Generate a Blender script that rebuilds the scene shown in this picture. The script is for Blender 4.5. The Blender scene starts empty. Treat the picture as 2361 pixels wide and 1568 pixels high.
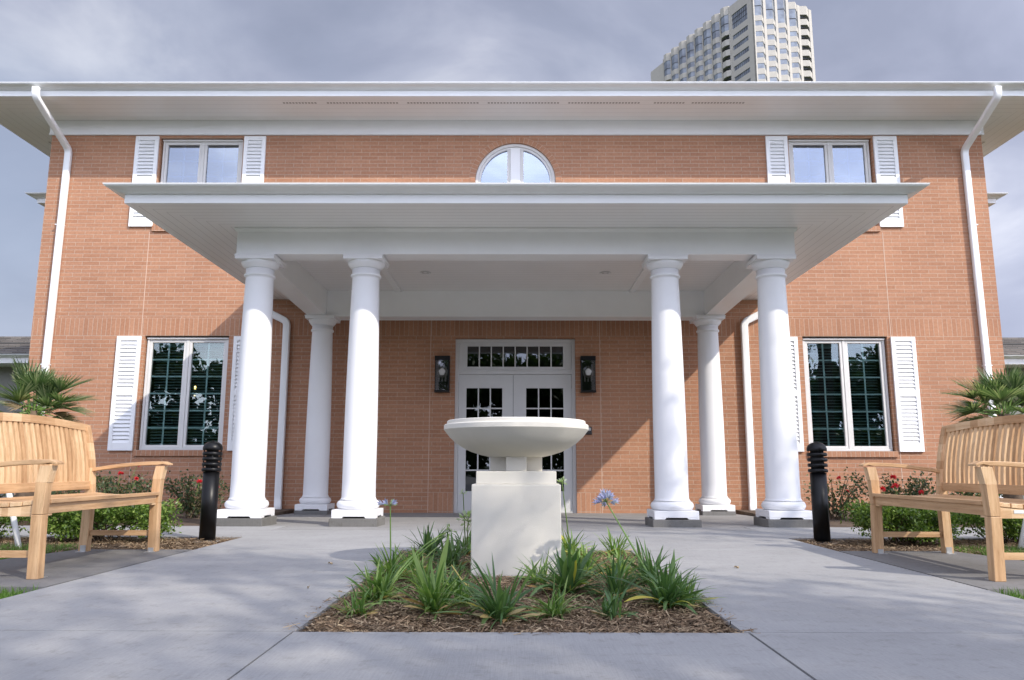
import bpy, bmesh, math, random
import numpy as np
from mathutils import Vector, Matrix
random.seed(7); rng = np.random.default_rng(11)
R = math.radians
C = bpy.context.scene.collection
SC = bpy.context.scene

# ------------------------------------------------------------------ camera
cd = bpy.data.cameras.new('camera'); cam = bpy.data.objects.new('camera', cd); C.objects.link(cam)
cd.sensor_width = 36.0; cd.lens = 36.0 * 1770 / 2361; cd.clip_start = 0.05; cd.clip_end = 3000
cam.matrix_world = (Matrix.Translation((0, 0, 0.61)) @ Matrix.Rotation(7.5 / 1770, 4, 'Z')
                    @ Matrix.Rotation(R(90 + 9.43), 4, 'X') @ Matrix.Rotation(R(0.10), 4, 'Z'))
SC.camera = cam
# ------------------------------------------------------------------ light
SC.view_settings.view_transform = 'Standard'; SC.view_settings.look = 'None'
SC.view_settings.exposure = 0.2; SC.view_settings.gamma = 1.0
SUNV = Vector((1.0, -0.92, 1.0)).normalized()          # towards the sun
sd = bpy.data.lights.new('sun', 'SUN'); sun = bpy.data.objects.new('sun', sd); C.objects.link(sun)
sd.energy = 3.5; sd.angle = R(0.6); sd.color = (1.0, 0.93, 0.82)
sun.rotation_euler = SUNV.to_track_quat('Z', 'Y').to_euler(); sun.location = (20, -20, 25)
elev = math.asin(SUNV.z); azim = math.atan2(SUNV.x, SUNV.y)
w = bpy.data.worlds.new('World'); SC.world = w; w.use_nodes = True
nt = w.node_tree; nt.nodes.clear()
def N(nt, t, **kw):
    n = nt.nodes.new(t)
    for k, v in kw.items(): setattr(n, k, v)
    return n
def math_node(nt, op, a=None, b=None, clamp=False):
    n = N(nt, 'ShaderNodeMath', operation=op, use_clamp=clamp)
    for i, v in enumerate((a, b)):
        if v is None: continue
        if isinstance(v, (int, float)): n.inputs[i].default_value = v
        else: nt.links.new(v, n.inputs[i])
    return n.outputs[0]
def ramp(nt, fac, stops):
    n = N(nt, 'ShaderNodeValToRGB'); nt.links.new(fac, n.inputs[0]); cr = n.color_ramp
    while len(cr.elements) < len(stops): cr.elements.new(0.5)
    for e, (p, c) in zip(cr.elements, stops):
        e.position = p; e.color = (*c, 1) if len(c) == 3 else c
    return n.outputs[0]
def mixc(nt, fac, a, b, mode='MIX'):
    n = N(nt, 'ShaderNodeMix', data_type='RGBA', blend_type=mode)
    for i, v in ((0, fac), (6, a), (7, b)):
        if isinstance(v, (int, float)): n.inputs[i].default_value = v
        elif isinstance(v, tuple): n.inputs[i].default_value = (*v[:3], 1)
        else: nt.links.new(v, n.inputs[i])
    return n.outputs[2]
sky = N(nt, 'ShaderNodeTexSky', sky_type='NISHITA'); sky.sun_disc = False
sky.sun_elevation = elev; sky.sun_rotation = azim; sky.air_density = 1.2; sky.dust_density = 1.5
skyb = N(nt, 'ShaderNodeVectorMath', operation='SCALE'); nt.links.new(sky.outputs[0], skyb.inputs[0]); skyb.inputs[3].default_value = 0.11
tc = N(nt, 'ShaderNodeTexCoord')
mp = N(nt, 'ShaderNodeMapping'); mp.inputs['Scale'].default_value = (1.0, 1.0, 2.0); mp.inputs['Rotation'].default_value = (0.0, 0.15, 0.5)
nt.links.new(tc.outputs['Generated'], mp.inputs[0])
n1 = N(nt, 'ShaderNodeTexNoise'); n1.inputs['Scale'].default_value = 2.9; n1.inputs['Detail'].default_value = 6; n1.inputs['Roughness'].default_value = 0.52; n1.inputs['Distortion'].default_value = 0.35
nt.links.new(mp.outputs[0], n1.inputs['Vector'])
n2 = N(nt, 'ShaderNodeTexNoise'); n2.inputs['Scale'].default_value = 1.3; n2.inputs['Detail'].default_value = 4; n2.inputs['Roughness'].default_value = 0.5
nt.links.new(mp.outputs[0], n2.inputs['Vector'])
ccol = ramp(nt, n1.outputs[0], [(0.32, (0.29, 0.32, 0.43)), (0.46, (0.355, 0.385, 0.505)), (0.56, (0.44, 0.47, 0.59)), (0.70, (0.68, 0.70, 0.79))])
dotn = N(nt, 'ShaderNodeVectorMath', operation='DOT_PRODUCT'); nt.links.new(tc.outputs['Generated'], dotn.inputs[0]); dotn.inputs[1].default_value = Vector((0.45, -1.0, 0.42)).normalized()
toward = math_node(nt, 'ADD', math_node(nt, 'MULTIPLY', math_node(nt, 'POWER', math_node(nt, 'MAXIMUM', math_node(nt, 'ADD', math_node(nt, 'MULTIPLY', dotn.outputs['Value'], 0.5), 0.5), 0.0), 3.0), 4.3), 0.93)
sz = N(nt, 'ShaderNodeSeparateXYZ'); nt.links.new(tc.outputs['Generated'], sz.inputs[0])
low_ = math_node(nt, 'ADD', math_node(nt, 'MULTIPLY', math_node(nt, 'POWER', math_node(nt, 'SUBTRACT', 1.0, math_node(nt, 'ABSOLUTE', sz.outputs[2])), 3.0), 0.55), 0.95)
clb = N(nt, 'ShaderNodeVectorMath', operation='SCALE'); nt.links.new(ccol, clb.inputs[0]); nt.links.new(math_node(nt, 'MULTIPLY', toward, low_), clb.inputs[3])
cover = ramp(nt, n2.outputs[0], [(0.34, (0.72, 0.72, 0.72)), (0.52, (1, 1, 1))])
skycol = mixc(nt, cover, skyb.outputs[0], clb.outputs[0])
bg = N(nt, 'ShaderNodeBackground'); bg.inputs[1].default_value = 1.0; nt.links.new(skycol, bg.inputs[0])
wo = N(nt, 'ShaderNodeOutputWorld'); nt.links.new(bg.outputs[0], wo.inputs[0])
SC.cycles.max_bounces = 7; SC.cycles.diffuse_bounces = 4; SC.cycles.glossy_bounces = 3; SC.cycles.transparent_max_bounces = 12

# ------------------------------------------------------------------ helpers
class MB:
    def __init__(s): s.v = []; s.f = []; s.mi = []; s.uv = []; s.sm = []
    def add(s, vs, fs, mi=0, uv=None, smooth=False):
        o = len(s.v); s.v += [tuple(p) for p in vs]
        for k, f in enumerate(fs):
            s.f.append(tuple(i + o for i in f)); s.mi.append(mi); s.sm.append(smooth)
            s.uv.append(uv[k] if uv else None)
        return s
    def box(s, x0, x1, y0, y1, z0, z1, mi=0, M=None):
        if x0 > x1: x0, x1 = x1, x0
        if y0 > y1: y0, y1 = y1, y0
        if z0 > z1: z0, z1 = z1, z0
        vs = [(x0,y0,z0),(x1,y0,z0),(x1,y1,z0),(x0,y1,z0),(x0,y0,z1),(x1,y0,z1),(x1,y1,z1),(x0,y1,z1)]
        if M is not None: vs = [M @ Vector(p) for p in vs]
        return s.add(vs, [(0,3,2,1),(4,5,6,7),(0,1,5,4),(1,2,6,5),(2,3,7,6),(3,0,4,7)], mi)
    def hexa(s, p, mi=0):   # 8 points: bottom 4 ccw, top 4
        return s.add(p, [(0,3,2,1),(4,5,6,7),(0,1,5,4),(1,2,6,5),(2,3,7,6),(3,0,4,7)], mi)
    def prism(s, poly, fn, a, b, mi=0, smooth=False):   # fn(u,v,t)->point
        n = len(poly)
        vs = [fn(u, v, a) for u, v in poly] + [fn(u, v, b) for u, v in poly]
        s.add(vs, [tuple(range(n))[::-1], tuple(range(n, 2*n))], mi)
        s.add(vs, [(i, (i+1) % n, n + (i+1) % n, n + i) for i in range(n)], mi, smooth=smooth)
        return s
    def lathe(s, prof, seg=32, c=(0,0), mi=0, a0=0, smooth=True, cap=True):
        vs = []
        for r, z in prof:
            for k in range(seg):
                a = a0 + 2*math.pi*k/seg; vs.append((c[0]+r*math.cos(a), c[1]+r*math.sin(a), z))
        m = len(prof)
        s.add(vs, [(i*seg+k, i*seg+(k+1)%seg, (i+1)*seg+(k+1)%seg, (i+1)*seg+k) for i in range(m-1) for k in range(seg)], mi, smooth=smooth)
        if cap:
            o = len(s.v) - len(vs)
            s.f.append(tuple(o+k for k in range(seg))[::-1]); s.f.append(tuple(o+(m-1)*seg+k for k in range(seg)))
            s.mi += [mi, mi]; s.sm += [False, False]; s.uv += [None, None]
        return s
    def tube(s, path, rad, seg=8, mi=0, shape=None, up=Vector((0,0,1)), smooth=True, cap=True):
        path = [Vector(p) for p in path]; n = len(path)
        if not hasattr(rad, '__len__'): rad = [rad]*n
        vs = []; prev = None
        for i, p in enumerate(path):
            t = (path[min(i+1, n-1)] - path[max(i-1, 0)]).normalized()
            if prev is None:
                u = up if abs(t.dot(up)) < 0.95 else Vector((1,0,0))
                a = (u - t*u.dot(t)).normalized()
            else: a = (prev - t*prev.dot(t)).normalized()
            prev = a; b = t.cross(a)
            if shape:
                k_ = 1.0
                if 0 < i < n-1:
                    d1 = (path[i]-path[i-1]).normalized(); d2 = (path[i+1]-path[i]).normalized()
                for (sx, sy) in shape: vs.append(p + a*sx*rad[i] + b*sy*rad[i])
            else:
                for k in range(seg):
                    an = 2*math.pi*k/seg; vs.append(p + (a*math.cos(an) + b*math.sin(an))*rad[i])
        m = len(shape) if shape else seg
        s.add(vs, [(i*m+k, i*m+(k+1)%m, (i+1)*m+(k+1)%m, (i+1)*m+k) for i in range(n-1) for k in range(m)], mi, smooth=smooth)
        if cap:
            o = len(s.v) - len(vs)
            s.f.append(tuple(o+k for k in range(m))[::-1]); s.f.append(tuple(o+(n-1)*m+k for k in range(m)))
            s.mi += [mi, mi]; s.sm += [False, False]; s.uv += [None, None]
        return s
    def build(s, name, mats, parent=None, loc=None, bevel=0, fix=True):
        me = bpy.data.meshes.new(name); me.from_pydata(s.v, [], s.f)
        if not isinstance(mats, (list, tuple)): mats = [mats]
        for m in mats: me.materials.append(m)
        me.polygons.foreach_set('material_index', s.mi)
        me.polygons.foreach_set('use_smooth', s.sm)
        if any(u is not None for u in s.uv):
            ul = me.uv_layers.new(name='UVMap')
            for p, u in zip(me.polygons, s.uv):
                if u is not None:
                    for li, c in zip(p.loop_indices, u): ul.data[li].uv = c
        if fix:
            b = bmesh.new(); b.from_mesh(me); bmesh.ops.recalc_face_normals(b, faces=b.faces); b.to_mesh(me); b.free()
        me.update()
        o = bpy.data.objects.new(name, me); C.objects.link(o)
        if parent: o.parent = parent
        if loc: o.location = loc
        if bevel:
            md = o.modifiers.new('bevel', 'BEVEL'); md.width = bevel; md.segments = 2; md.limit_method = 'ANGLE'; md.angle_limit = R(40)
        return o
def tag(o, label=None, cat=None, group=None, kind=None):
    for k, v in (('label', label), ('category', cat), ('group', group), ('kind', kind)):
        if v: o[k] = v
    return o
def empty(name, label, cat, loc=(0,0,0), rz=0, group=None):
    o = bpy.data.objects.new(name, None); C.objects.link(o); o.location = loc; o.rotation_euler = (0,0,rz)
    o.empty_display_size = 0.2
    return tag(o, label, cat, group)
def struct(o): o['kind'] = 'structure'; return o
def fast_mesh(name, V, F, mats, parent=None, smooth=False):
    me = bpy.data.meshes.new(name)
    V = np.asarray(V, dtype=np.float32); F = np.asarray(F, dtype=np.int32)
    k = F.shape[1]; me.vertices.add(len(V)); me.vertices.foreach_set('co', V.ravel())
    me.loops.add(F.size); me.loops.foreach_set('vertex_index', F.ravel())
    me.polygons.add(len(F)); me.polygons.foreach_set('loop_start', np.arange(0, F.size, k, dtype=np.int32))
    me.polygons.foreach_set('loop_total', np.full(len(F), k, dtype=np.int32))
    me.update(calc_edges=True); me.validate()
    if not isinstance(mats, (list, tuple)): mats = [mats]
    for m in mats: me.materials.append(m)
    if smooth: me.polygons.foreach_set('use_smooth', [True]*len(F))
    o = bpy.data.objects.new(name, me); C.objects.link(o)
    if parent: o.parent = parent
    return o
def leaves(P, L, W, updown=0.3, flat=None, jit=0.35):
    """diamond leaves at points P (n,3): two triangles folded about the midrib"""
    n = len(P)
    d = rng.normal(size=(n, 3)); d[:, 2] += updown
    if flat is not None: d += flat
    d /= np.linalg.norm(d, axis=1)[:, None]
    r = rng.normal(size=(n, 3)); s = np.cross(d, r); s /= np.linalg.norm(s, axis=1)[:, None]
    nn = np.cross(d, s)
    L = L * rng.uniform(1-jit, 1+jit, n)[:, None]; W = W * rng.uniform(1-jit, 1+jit, n)[:, None]
    a = P; b = P + d*L*0.5 + s*W*0.5 + nn*W*0.18; c = P + d*L; e = P + d*L*0.5 - s*W*0.5 + nn*W*0.18
    V = np.stack([a, b, c, e], 1).reshape(-1, 3)
    i = np.arange(n)[:, None]*4
    F = np.concatenate([i, i+1, i+2, i+3], 1)
    return V, F

# ------------------------------------------------------------------ materials
def new_mat(name):
    m = bpy.data.materials.new(name); m.use_nodes = True; nt = m.node_tree
    return m, nt, nt.nodes['Principled BSDF']
def noise(nt, vec, scale, detail=4, rough=0.55, dist=0.0):
    n = N(nt, 'ShaderNodeTexNoise'); n.inputs['Scale'].default_value = scale; n.inputs['Detail'].default_value = detail
    n.inputs['Roughness'].default_value = rough; n.inputs['Distortion'].default_value = dist
    if vec is not None: nt.links.new(vec, n.inputs['Vector'])
    return n.outputs[0]
def objvec(nt, scale=(1,1,1)):
    t = N(nt, 'ShaderNodeTexCoord'); m = N(nt, 'ShaderNodeMapping'); m.inputs['Scale'].default_value = scale
    nt.links.new(t.outputs['Object'], m.inputs[0]); return m.outputs[0]
def bump(nt, bs, h, strength=0.3, dist=0.01):
    b = N(nt, 'ShaderNodeBump'); b.inputs['Strength'].default_value = strength; b.inputs['Distance'].default_value = dist
    nt.links.new(h, b.inputs['Height']); nt.links.new(b.outputs[0], bs.inputs['Normal'])
def plain(name, col, rough=0.5, var=0.06, scale=6.0, metal=0.0, bmp=0.0, bscale=80, spec=0.5, vscale=(1,1,1)):
    m, nt, bs = new_mat(name)
    v = objvec(nt, vscale)
    f = noise(nt, v, scale)
    c0 = tuple(x*(1-var) for x in col); c1 = tuple(min(1, x*(1+var)) for x in col)
    nt.links.new(ramp(nt, f, [(0.3, c0), (0.7, c1)]), bs.inputs['Base Color'])
    bs.inputs['Roughness'].default_value = rough; bs.inputs['Metallic'].default_value = metal
    bs.inputs['Specular IOR Level'].default_value = spec
    if bmp: bump(nt, bs, noise(nt, v, bscale, 3), bmp, 0.004)
    return m
def brick_mat(name, mode='wall', zoff=0.0, bw=0.280, rh=0.0645, c1=(0.455, 0.240, 0.146), c2=(0.40, 0.202, 0.120), xoff=0.0):
    m, nt, bs = new_mat(name)
    g = N(nt, 'ShaderNodeNewGeometry'); sp = N(nt, 'ShaderNodeSeparateXYZ'); nt.links.new(g.outputs['Position'], sp.inputs[0])
    sn = N(nt, 'ShaderNodeSeparateXYZ'); nt.links.new(g.outputs['Normal'], sn.inputs[0])
    side = math_node(nt, 'GREATER_THAN', math_node(nt, 'ABSOLUTE', sn.outputs[0]), 0.5)
    mx = N(nt, 'ShaderNodeMix', data_type='FLOAT'); nt.links.new(side, mx.inputs[0])
    nt.links.new(math_node(nt, 'ADD', sp.outputs[0], 30.0 + xoff), mx.inputs[2]); nt.links.new(math_node(nt, 'ADD', sp.outputs[1], 30.08), mx.inputs[3])
    cb = N(nt, 'ShaderNodeCombineXYZ')
    zz = math_node(nt, 'ADD', sp.outputs[2], zoff + 10*bw if mode == 'soldier' else zoff + 155*rh)
    if mode == 'soldier': nt.links.new(zz, cb.inputs[0]); nt.links.new(mx.outputs[0], cb.inputs[1])
    elif mode == 'uv':
        u = N(nt, 'ShaderNodeUVMap'); nt.links.new(u.outputs[0], cb.inputs[0])
    else: nt.links.new(mx.outputs[0], cb.inputs[0]); nt.links.new(zz, cb.inputs[1])
    vec = cb.outputs[0]
    if mode == 'uv':
        u = N(nt, 'ShaderNodeUVMap'); vec = u.outputs[0]
    b = N(nt, 'ShaderNodeTexBrick'); nt.links.new(vec, b.inputs['Vector'])
    b.offset = 0.0 if mode in ('soldier', 'uv') else 0.5; b.squash = 1.0
    b.inputs['Scale'].default_value = 1.0; b.inputs['Brick Width'].default_value = bw; b.inputs['Row Height'].default_value = rh
    b.inputs['Mortar Size'].default_value = 0.0046; b.inputs['Mortar Smooth'].default_value = 0.25; b.inputs['Bias'].default_value = 0.0
    b.inputs['Color1'].default_value = (*c1, 1); b.inputs['Color2'].default_value = (*c2, 1); b.inputs['Mortar'].default_value = (0.485, 0.365, 0.28, 1)
    pv = g.outputs['Position']
    big = ramp(nt, noise(nt, pv, 0.7, 3), [(0.3, (0.90, 0.90, 0.91)), (0.7, (1.06, 1.05, 1.03))])
    fine = ramp(nt, noise(nt, pv, 26, 4, 0.7), [(0.3, (0.86, 0.85, 0.84)), (0.7, (1.10, 1.10, 1.10))])
    col = mixc(nt, 1.0, mixc(nt, 1.0, b.outputs[0], big, 'MULTIPLY'), fine, 'MULTIPLY')
    nt.links.new(col, bs.inputs['Base Color']); bs.inputs['Roughness'].default_value = 0.88; bs.inputs['Specular IOR Level'].default_value = 0.25
    h = math_node(nt, 'ADD', math_node(nt, 'MULTIPLY', b.outputs['Fac'], -1.0), math_node(nt, 'MULTIPLY', noise(nt, pv, 120, 3), 0.25))
    bump(nt, bs, h, 0.55, 0.006)
    return m
def leaf_mat(name, cols, rough=0.5, trans=0.35, spec=0.4):
    m, nt, bs = new_mat(name)
    g = N(nt, 'ShaderNodeNewGeometry')
    n = len(cols); c = ramp(nt, g.outputs['Random Per Island'], [(i/(n-1), k) for i, k in enumerate(cols)])
    nt.links.new(c, bs.inputs['Base Color']); bs.inputs['Roughness'].default_value = rough; bs.inputs['Specular IOR Level'].default_value = spec
    tr = N(nt, 'ShaderNodeBsdfTranslucent'); nt.links.new(mixc(nt, 1.0, c, (1.3, 1.5, 0.7), 'MULTIPLY'), tr.inputs[0])
    mx = N(nt, 'ShaderNodeMixShader'); mx.inputs[0].default_value = trans
    nt.links.new(bs.outputs[0], mx.inputs[1]); nt.links.new(tr.outputs[0], mx.inputs[2])
    nt.links.new(mx.outputs[0], nt.nodes['Material Output'].inputs[0]); return m
def glass_mat(name, refl=0.25, tint=(0.3, 0.42, 0.42), gcol=(0.93, 0.97, 1.0)):
    m, nt, bs = new_mat(name); nt.nodes.remove(bs)
    fr = N(nt, 'ShaderNodeFresnel'); fr.inputs[0].default_value = 1.5
    fac = math_node(nt, 'ADD', math_node(nt, 'MULTIPLY', fr.outputs[0], 1.3), refl, True)
    tr = N(nt, 'ShaderNodeBsdfTransparent'); tr.inputs[0].default_value = (*tint, 1)
    gl = N(nt, 'ShaderNodeBsdfGlossy'); gl.inputs[0].default_value = (*gcol, 1); gl.inputs['Roughness'].default_value = 0.01
    bp = N(nt, 'ShaderNodeBump'); bp.inputs['Strength'].default_value = 0.06; bp.inputs['Distance'].default_value = 0.02
    nt.links.new(noise(nt, objvec(nt), 1.6, 2), bp.inputs['Height']); nt.links.new(bp.outputs[0], gl.inputs['Normal'])
    mx = N(nt, 'ShaderNodeMixShader'); nt.links.new(fac, mx.inputs[0]); nt.links.new(tr.outputs[0], mx.inputs[1]); nt.links.new(gl.outputs[0], mx.inputs[2])
    nt.links.new(mx.outputs[0], nt.nodes['Material Output'].inputs[0]); return m
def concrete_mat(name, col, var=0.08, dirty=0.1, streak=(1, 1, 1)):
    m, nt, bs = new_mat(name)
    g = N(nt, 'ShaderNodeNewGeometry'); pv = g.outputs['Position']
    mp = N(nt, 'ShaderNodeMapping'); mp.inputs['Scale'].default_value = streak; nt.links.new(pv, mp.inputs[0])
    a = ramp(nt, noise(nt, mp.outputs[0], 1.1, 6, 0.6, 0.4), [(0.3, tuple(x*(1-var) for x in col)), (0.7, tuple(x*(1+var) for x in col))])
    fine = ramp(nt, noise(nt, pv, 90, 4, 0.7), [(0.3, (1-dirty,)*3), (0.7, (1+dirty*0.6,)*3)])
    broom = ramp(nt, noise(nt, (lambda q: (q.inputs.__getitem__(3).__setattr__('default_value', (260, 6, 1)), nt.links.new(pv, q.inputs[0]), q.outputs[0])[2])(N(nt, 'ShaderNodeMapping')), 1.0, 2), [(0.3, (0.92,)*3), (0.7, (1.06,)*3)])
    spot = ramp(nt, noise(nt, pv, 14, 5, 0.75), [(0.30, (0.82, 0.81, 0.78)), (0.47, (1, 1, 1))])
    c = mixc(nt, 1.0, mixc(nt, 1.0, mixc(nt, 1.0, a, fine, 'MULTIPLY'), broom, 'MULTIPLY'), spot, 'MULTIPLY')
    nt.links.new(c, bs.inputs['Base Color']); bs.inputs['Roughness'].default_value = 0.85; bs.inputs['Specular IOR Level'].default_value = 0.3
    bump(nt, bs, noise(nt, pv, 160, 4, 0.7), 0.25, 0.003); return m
def board_mat(name, col, pitch=0.09, axis=1, line=0.62):
    """painted boards: thin grooves across the given world axis"""
    m, nt, bs = new_mat(name)
    g = N(nt, 'ShaderNodeNewGeometry'); sp = N(nt, 'ShaderNodeSeparateXYZ'); nt.links.new(g.outputs['Position'], sp.inputs[0])
    fr = math_node(nt, 'FRACT', math_node(nt, 'DIVIDE', math_node(nt, 'ADD', sp.outputs[axis], 50.0), pitch))
    d = math_node(nt, 'ABSOLUTE', math_node(nt, 'SUBTRACT', fr, 0.5))
    k = ramp(nt, d, [(0.0, (1, 1, 1)), (0.455, (1, 1, 1)), (0.485, (line,)*3), (1.0, (line,)*3)])
    v = ramp(nt, noise(nt, g.outputs['Position'], 1.5), [(0.3, (0.97,)*3), (0.7, (1.02,)*3)])
    nt.links.new(mixc(nt, 1.0, mixc(nt, 1.0, k, (*col, 1), 'MULTIPLY'), v, 'MULTIPLY'), bs.inputs['Base Color'])
    bs.inputs['Roughness'].default_value = 0.4
    bump(nt, bs, k, 0.5, 0.004); return m
def wood_mat(name, axis, rough=0.5):
    cols = ((0.47, 0.275, 0.14), (0.64, 0.415, 0.23), (0.77, 0.55, 0.335))
    m, nt, bs = new_mat(name)
    g = N(nt, 'ShaderNodeNewGeometry'); t = N(nt, 'ShaderNodeTexCoord')
    sc = [34, 34, 34]; sc[axis] = 1.6
    mp = N(nt, 'ShaderNodeMapping'); mp.inputs['Scale'].default_value = sc; nt.links.new(t.outputs['Object'], mp.inputs[0])
    gr = noise(nt, mp.outputs[0], 1.0, 5, 0.6, 0.3)
    isl = math_node(nt, 'MULTIPLY', math_node(nt, 'SUBTRACT', g.outputs['Random Per Island'], 0.5), 0.55)
    f = math_node(nt, 'ADD', gr, isl, True)
    c = ramp(nt, f, [(0.22, cols[0]), (0.5, cols[1]), (0.8, cols[2])])
    sp2 = [140, 140, 140]; sp2[axis] = 14
    m2 = N(nt, 'ShaderNodeMapping'); m2.inputs['Scale'].default_value = sp2; nt.links.new(t.outputs['Object'], m2.inputs[0])
    spk = ramp(nt, noise(nt, m2.outputs[0], 1.0, 3, 0.7), [(0.34, (0.84, 0.79, 0.72)), (0.46, (1, 1, 1))])
    nt.links.new(mixc(nt, 1.0, c, spk, 'MULTIPLY'), bs.inputs['Base Color']); bs.inputs['Roughness'].default_value = rough
    bs.inputs['Specular IOR Level'].default_value = 0.35
    bump(nt, bs, gr, 0.12, 0.002); return m

M = {}
M['brick'] = brick_mat('brick', 'wall', zoff=-2.68 % 0.0645)
M['soldier'] = brick_mat('brick_soldier', 'soldier', zoff=-2.68, bw=0.29, rh=0.0735)
M['sillbrick'] = brick_mat('brick_sill', 'soldier', zoff=-0.775, bw=0.095, rh=0.0735)
M['ring'] = brick_mat('brick_ring', 'uv', bw=0.10, rh=0.0735)
M['white'] = plain('white_paint', (0.86, 0.865, 0.865), 0.42, 0.02, 3)
M['white_col'] = plain('white_column_paint', (0.83, 0.83, 0.84), 0.5, 0.015, 3)
M['gutter'] = plain('white_aluminium', (0.80, 0.81, 0.81), 0.35, 0.03, 4)
M['boardx'] = board_mat('white_boards', (0.84, 0.83, 0.82), 0.10, 1)
M['boardy'] = board_mat('white_boards_side', (0.84, 0.83, 0.82), 0.10, 0)
M['frame'] = plain('window_vinyl', (0.68, 0.665, 0.64), 0.45, 0.03)
M['muntin'] = plain('muntin_paint', (0.80, 0.80, 0.80), 0.5, 0.03)
M['door'] = plain('door_paint', (0.60, 0.60, 0.59), 0.45, 0.02)
M['glass'] = glass_mat('window_glass', 0.02, (0.74, 0.85, 0.84))
M['glass_up'] = glass_mat('upper_window_glass', 0.15, (0.32, 0.46, 0.64))
M['glass_arch'] = glass_mat('arched_window_glass', 0.24, (0.30, 0.40, 0.66), (0.74, 0.84, 1.0))
M['glass_door'] = glass_mat('door_glass', 0.03, (0.12, 0.15, 0.15))
M['interior'] = plain('interior_dark', (0.05, 0.055, 0.06), 0.9)
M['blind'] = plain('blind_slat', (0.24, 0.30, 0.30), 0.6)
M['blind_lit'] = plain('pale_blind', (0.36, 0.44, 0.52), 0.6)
M['shingle'] = None
M['joint'] = plain('sealant', (0.58, 0.43, 0.33), 0.7)
M['vent'] = plain('vent_slot', (0.42, 0.40, 0.38), 0.9)
M['membrane'] = plain('grey_roof_membrane', (0.27, 0.275, 0.28), 0.8, 0.08)
M['dark'] = plain('dark_gap', (0.03, 0.03, 0.03), 0.9)
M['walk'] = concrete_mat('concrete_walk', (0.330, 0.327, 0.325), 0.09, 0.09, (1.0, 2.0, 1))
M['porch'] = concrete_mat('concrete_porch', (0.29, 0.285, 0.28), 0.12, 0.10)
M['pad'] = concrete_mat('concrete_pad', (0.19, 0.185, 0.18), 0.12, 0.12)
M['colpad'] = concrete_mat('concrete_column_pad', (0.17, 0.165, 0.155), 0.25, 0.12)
M['cast'] = plain('cast_stone', (0.66, 0.63, 0.56), 0.85, 0.04, 4, bmp=0.25, bscale=220)
M['teakx'] = wood_mat('teak_length', 0); M['teaky'] = wood_mat('teak_depth', 1); M['teakz'] = wood_mat('teak_upright', 2)
M['black'] = plain('black_powder_coat', (0.003, 0.003, 0.0035), 0.38, 0.1, spec=0.3)
M['bronze'] = plain('dark_bronze', (0.025, 0.022, 0.02), 0.4, 0.1)
M['steel'] = plain('galvanised_steel', (0.55, 0.55, 0.54), 0.4, 0.1, metal=0.6)
M['soil'] = plain('soil', (0.10, 0.068, 0.045), 0.95, 0.35, 9, bmp=0.8, bscale=30)
M['pine'] = leaf_mat('mulch_chip', [(0.055, 0.036, 0.022), (0.17, 0.108, 0.060), (0.29, 0.195, 0.115), (0.46, 0.35, 0.22)], 0.9, 0.0)
M['turf'] = plain('turf_soil', (0.045, 0.075, 0.02), 0.9, 0.3, 12)
M['grass'] = leaf_mat('grass_blade', [(0.07, 0.14, 0.02), (0.11, 0.22, 0.035), (0.17, 0.28, 0.06)], 0.6, 0.3)
M['hedge'] = leaf_mat('hedge_leaf', [(0.045, 0.075, 0.02), (0.09, 0.16, 0.03), (0.16, 0.25, 0.045), (0.26, 0.34, 0.09)], 0.35, 0.35)
M['rose_leaf'] = leaf_mat('rose_leaf', [(0.035, 0.06, 0.03), (0.06, 0.10, 0.045), (0.10, 0.14, 0.06), (0.16, 0.13, 0.06)], 0.45, 0.3)
M['petal'] = leaf_mat('rose_petal', [(0.55, 0.015, 0.03), (0.75, 0.04, 0.06), (0.8, 0.12, 0.14)], 0.5, 0.3)
M['twig'] = plain('twig', (0.12, 0.08, 0.05), 0.9)
M['palm'] = leaf_mat('palm_leaflet', [(0.045, 0.085, 0.035), (0.095, 0.155, 0.065), (0.19, 0.26, 0.125), (0.40, 0.42, 0.26)], 0.4, 0.3)
M['palm_dead'] = leaf_mat('dry_frond', [(0.25, 0.17, 0.09), (0.4, 0.3, 0.18)], 0.8, 0.2)
M['palm_trunk'] = plain('palm_trunk', (0.14, 0.10, 0.07), 0.95, 0.4, 14, bmp=1.0)
M['strap'] = leaf_mat('strap_leaf', [(0.08, 0.16, 0.045), (0.13, 0.23, 0.06), (0.20, 0.31, 0.085), (0.32, 0.42, 0.14)], 0.38, 0.35)
M['strap_dk'] = leaf_mat('dark_strap_leaf', [(0.055, 0.12, 0.045), (0.10, 0.185, 0.065), (0.18, 0.28, 0.10)], 0.35, 0.3)
M['straw'] = leaf_mat('dry_leaf', [(0.5, 0.34, 0.12), (0.62, 0.50, 0.30), (0.45, 0.26, 0.09)], 0.8, 0.3)
M['yellow'] = leaf_mat('yellow_leaf', [(0.62, 0.42, 0.04), (0.5, 0.5, 0.12)], 0.6, 0.35)
M['lav'] = leaf_mat('lavender_petal', [(0.40, 0.38, 0.70), (0.50, 0.50, 0.86), (0.64, 0.62, 0.92)], 0.5, 0.4)
M['palebud'] = leaf_mat('pale_bud', [(0.45, 0.55, 0.30), (0.60, 0.62, 0.62), (0.35, 0.5, 0.12)], 0.5, 0.4)
M['stalk'] = plain('flower_stalk', (0.16, 0.27, 0.06), 0.5)
M['stalk_dry'] = plain('dry_stalk', (0.52, 0.42, 0.12), 0.6)
M['pvc'] = plain('white_stake', (0.75, 0.75, 0.73), 0.5)
M['tree'] = leaf_mat('tree_leaf', [(0.03, 0.06, 0.02), (0.06, 0.10, 0.03), (0.09, 0.13, 0.04)], 0.55, 0.25)
M['bark'] = plain('bark', (0.10, 0.075, 0.055), 0.95, 0.4, 8, bmp=1.0)
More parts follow.
